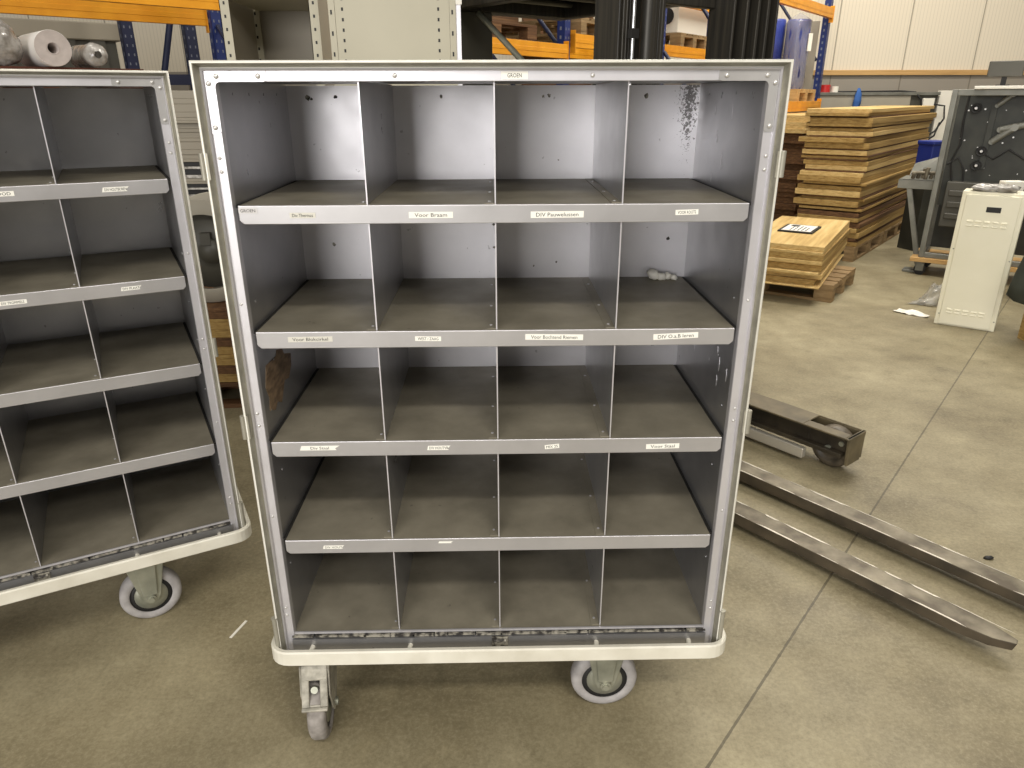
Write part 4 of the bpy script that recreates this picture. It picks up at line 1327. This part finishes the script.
def drum(p, r, h, label, wrap):
    o = empty('wrapped_drum', p, 0, label=label, cat='drum', group='blue drums on the right rack')
    MB().lathe([(0.001, 0.0), (r, 0.0), (r, h * 0.97), (r * 0.95, h), (0.001, h)], (0, 0, 0), (0, 0, 1), 28).build('drum_body', 'barrel', o)
    if wrap:
        w_ = MB()
        n, prof = 40, [(1.02, 0.0), (1.08, 0.08), (1.02, 0.2), (1.05, 0.5), (1.02, 0.8), (1.06, 0.98), (0.7, 1.03), (0.25, 1.08), (0.02, 1.1)]
        vs = []
        for k_, (q, t) in enumerate(prof):
            for j in range(n):
                a = 2 * math.pi * j / n
                rr2 = r * q * (1 + 0.035 * math.sin(7 * a + k_) + 0.03 * math.sin(13 * a + 2 * k_))
                vs.append((rr2 * math.cos(a), rr2 * math.sin(a), h * t))
        fs = [(i * n + j, i * n + (j + 1) % n, (i + 1) * n + (j + 1) % n, (i + 1) * n + j) for i in range(len(prof) - 1) for j in range(n)]
        w_.add(vs, fs, 0, True)
        w_.build('clear_wrap', 'drum_wrap', o)
        MB().box((r * 0.62, -r * 1.0, h * 0.55), (r * 0.95, -r * 0.85, h * 0.8)).build('paper_tag', 'paper', o)


drum(on_rack(rB, 2.12, 0.2, 1.6358), 0.145, 0.82, 'blue drum in clear plastic wrap at the right end of the right rack', True)
drum(on_rack(rB, 2.12, 0.52, 1.6358), 0.145, 0.84, 'bare blue drum left of the wrapped drum on the right rack', False)
shp = MB().box((0.1, 0, 0), (0.82, 0.015, 1.95))
shp = tag(shp.build('backing_sheet', 'greywall'), 'tall grey sheet closing the far end of the right rack beside the blue drums', 'sheet')
shp.location = on_rack(rB, 2.68, 0.0, 0.0)
shp.scale.z = 1.27
shp.rotation_euler = (0, 0, ga + R(90))

# ------------------------------------------------------------------ steel shelving behind the trolley
sh = empty('steel_shelving', (-0.18, 1.98, 0), 0, label='open beige steel shelving bay left of the perforated beige cabinet', cat='shelving')
for x, y in ((-0.405, 0.0), (-0.035, 0.0), (-0.405, 0.42), (-0.035, 0.42)):
    p = MB().box((x - 0.02, y, 0), (x + 0.02, y + 0.003, 2.3)).box((x - 0.02, y, 0), (x - 0.017, y + 0.035, 2.3))
    for i in range(44):
        p.box((x - 0.004, y - 0.001, 0.06 + i * 0.05), (x + 0.004, y, 0.072 + i * 0.05), 1)
    p.build('post', ['beige', 'black'], sh)
MB().box((-0.412, 0.455, 0), (-0.02, 0.46, 2.3)).build('back_panel', 'beige_dark', sh)
MB().box((-0.417, 0.035, 0), (-0.412, 0.46, 2.3)).build('side_panel', 'beige_dark', sh)
MB().box((-0.028, 0.035, 0), (-0.023, 0.455, 2.3)).build('side_panel', 'beige_dark', sh)
for z in (0.2, 0.75, 1.3, 1.93):
    MB().box((-0.40, 0.004, z), (-0.06, 0.45, z + 0.03)).build('shelf', 'beige', sh, bevel=0.003)
cbn = empty('steel_cabinet', (0.142, 1.75, 0), 0, label='beige steel cabinet with two perforated edge strips behind the middle trolley', cat='cabinet')
k = MB().box((-0.235, 0.0, 0.0), (0.235, 0.45, 2.3), 0)
for x in (-0.205, 0.19):
    for i in range(60):
        k.box((x - 0.004, -0.0015, 0.05 + i * 0.037), (x + 0.004, 0.0, 0.062 + i * 0.037), 1)
k.build('body', ['beige', 'black'], cbn)
for x0 in (-0.262, 0.236):
    p = MB().box((x0, -0.004, 0), (x0 + 0.026, 0.03, 2.3), 0)
    for i in range(30):
        p.box((x0 + 0.008, -0.0055, 0.05 + i * 0.075), (x0 + 0.015, -0.004, 0.066 + i * 0.075), 1)
    p.build('edge_post', ['beige', 'black'], cbn)
MB().box((0.262, 0.01, 0.0), (0.282, 0.03, 2.3)).box((0.255, 0.0, 1.885), (0.287, 0.03, 1.915), 1).build('chrome_strip', ['alu_bright', 'white'], cbn)

cbn.scale = (0.949, 0.6, 1)
# ------------------------------------------------------------------ stacks seen through the gap between the trolleys
gp = make_pallet((-1.13, 2.46, 0), R(4), 'wooden pallet under the short plank stack between the trolleys', 'ply_old', group='floor pallets')
gp.scale = (0.62, 0.8, 1)
th = [0.05, 0.045, 0.06, 0.04, 0.05, 0.045, 0.055, 0.06]
of = [(rnd.uniform(-0.01, 0.01), rnd.uniform(-0.01, 0.01), rnd.uniform(-0.5, 0.5), 1, 1) for _ in th]
zt = board_stack((-0.82, 2.17), (0, 1, 0), 0.62, 0.56, 0.1445, th, of, ['ply_dark', 'ply_old', 'ply_dark', 'ply_dark', 'ply_old', 'ply_dark', 'ply_dark', 'ply_old'], 'brown plank', 'of the plank stack under the reel between the trolleys', 'planks between the trolleys')
rl = empty('cable_reel', (-0.96, 2.42, zt + 0.0005), R(8), label='round grey reel standing on the planks between the two trolleys', cat='reel')
for y, nm in ((-0.16, 'flange'), (0.14, 'flange')):
    MB().lathe([(0.19, y), (0.26, y), (0.265, y + 0.01), (0.26, y + 0.02), (0.19, y + 0.02), (0.19, y)], (0, 0, 0.265), (0, 1, 0), 36).build(nm, 'greywall', rl)
MB().lathe([(0.001, -0.10), (0.19, -0.12), (0.19, 0.14), (0.001, 0.14)], (0, 0, 0.265), (0, 1, 0), 30).build('drum_core', 'darkgrey', rl)
MB().lathe([(0.001, -0.15), (0.06, -0.15), (0.06, -0.1)], (0.02, 0, 0.265), (0, 1, 0), 20).box((-0.02, -0.155, 0.30), (0.03, -0.1, 0.36)).build('hub', 'darkgrey', rl)
z = 0.0
k = 0
rs_ = random.Random(8)
lays = []
while z < 1.535:
    t = rs_.choice((0.03, 0.05, 0.07, 0.04))
    if z > 1.30:
        mt_, wd = ('beige_dark', 'tan flat carton')
    else:
        mt_, wd = rs_.choice((('wire', 'grey metal tray'), ('beige_dark', 'tan flat carton'), ('wire', 'grey metal tray')))
    lays.append((z, t, mt_, wd))
    z += t + 0.0005
for i, (z, t, mt_, wd) in enumerate(lays):
    b = MB()
    dx, dy = rs_.uniform(-0.03, 0.03), rs_.uniform(-0.02, 0.02)
    b.box((-1.6 + dx, 2.95 + dy, z), (-0.93 + dx, 3.4 + dy, z + t * 0.4), 0)
    b.box((-1.59 + dx, 2.955 + dy, z + t * 0.4), (-0.94 + dx, 3.39 + dy, z + t), 1)
    o = b.build('tray' if 'tray' in wd else 'flat_carton', [mt_, 'black' if mt_ == 'wire' else mt_], bevel=0.002)
    if i >= len(lays) - 14:
        n_ = len(lays) - i
        pos = 'topmost' if n_ == 1 else ['second', 'third', 'fourth', 'fifth', 'sixth', 'seventh', 'eighth', 'ninth', 'tenth', 'eleventh', 'twelfth', 'thirteenth', 'fourteenth'][n_ - 2] + ' from the top'
        tag(o, wd + ', ' + pos + ' of the pile behind the reel', 'tray' if 'tray' in wd else 'carton', 'pile behind the reel')
    else:
        tag(o, wd + ' low in the pile behind the reel, hidden by planks', 'tray' if 'tray' in wd else 'carton', 'pile behind the reel')
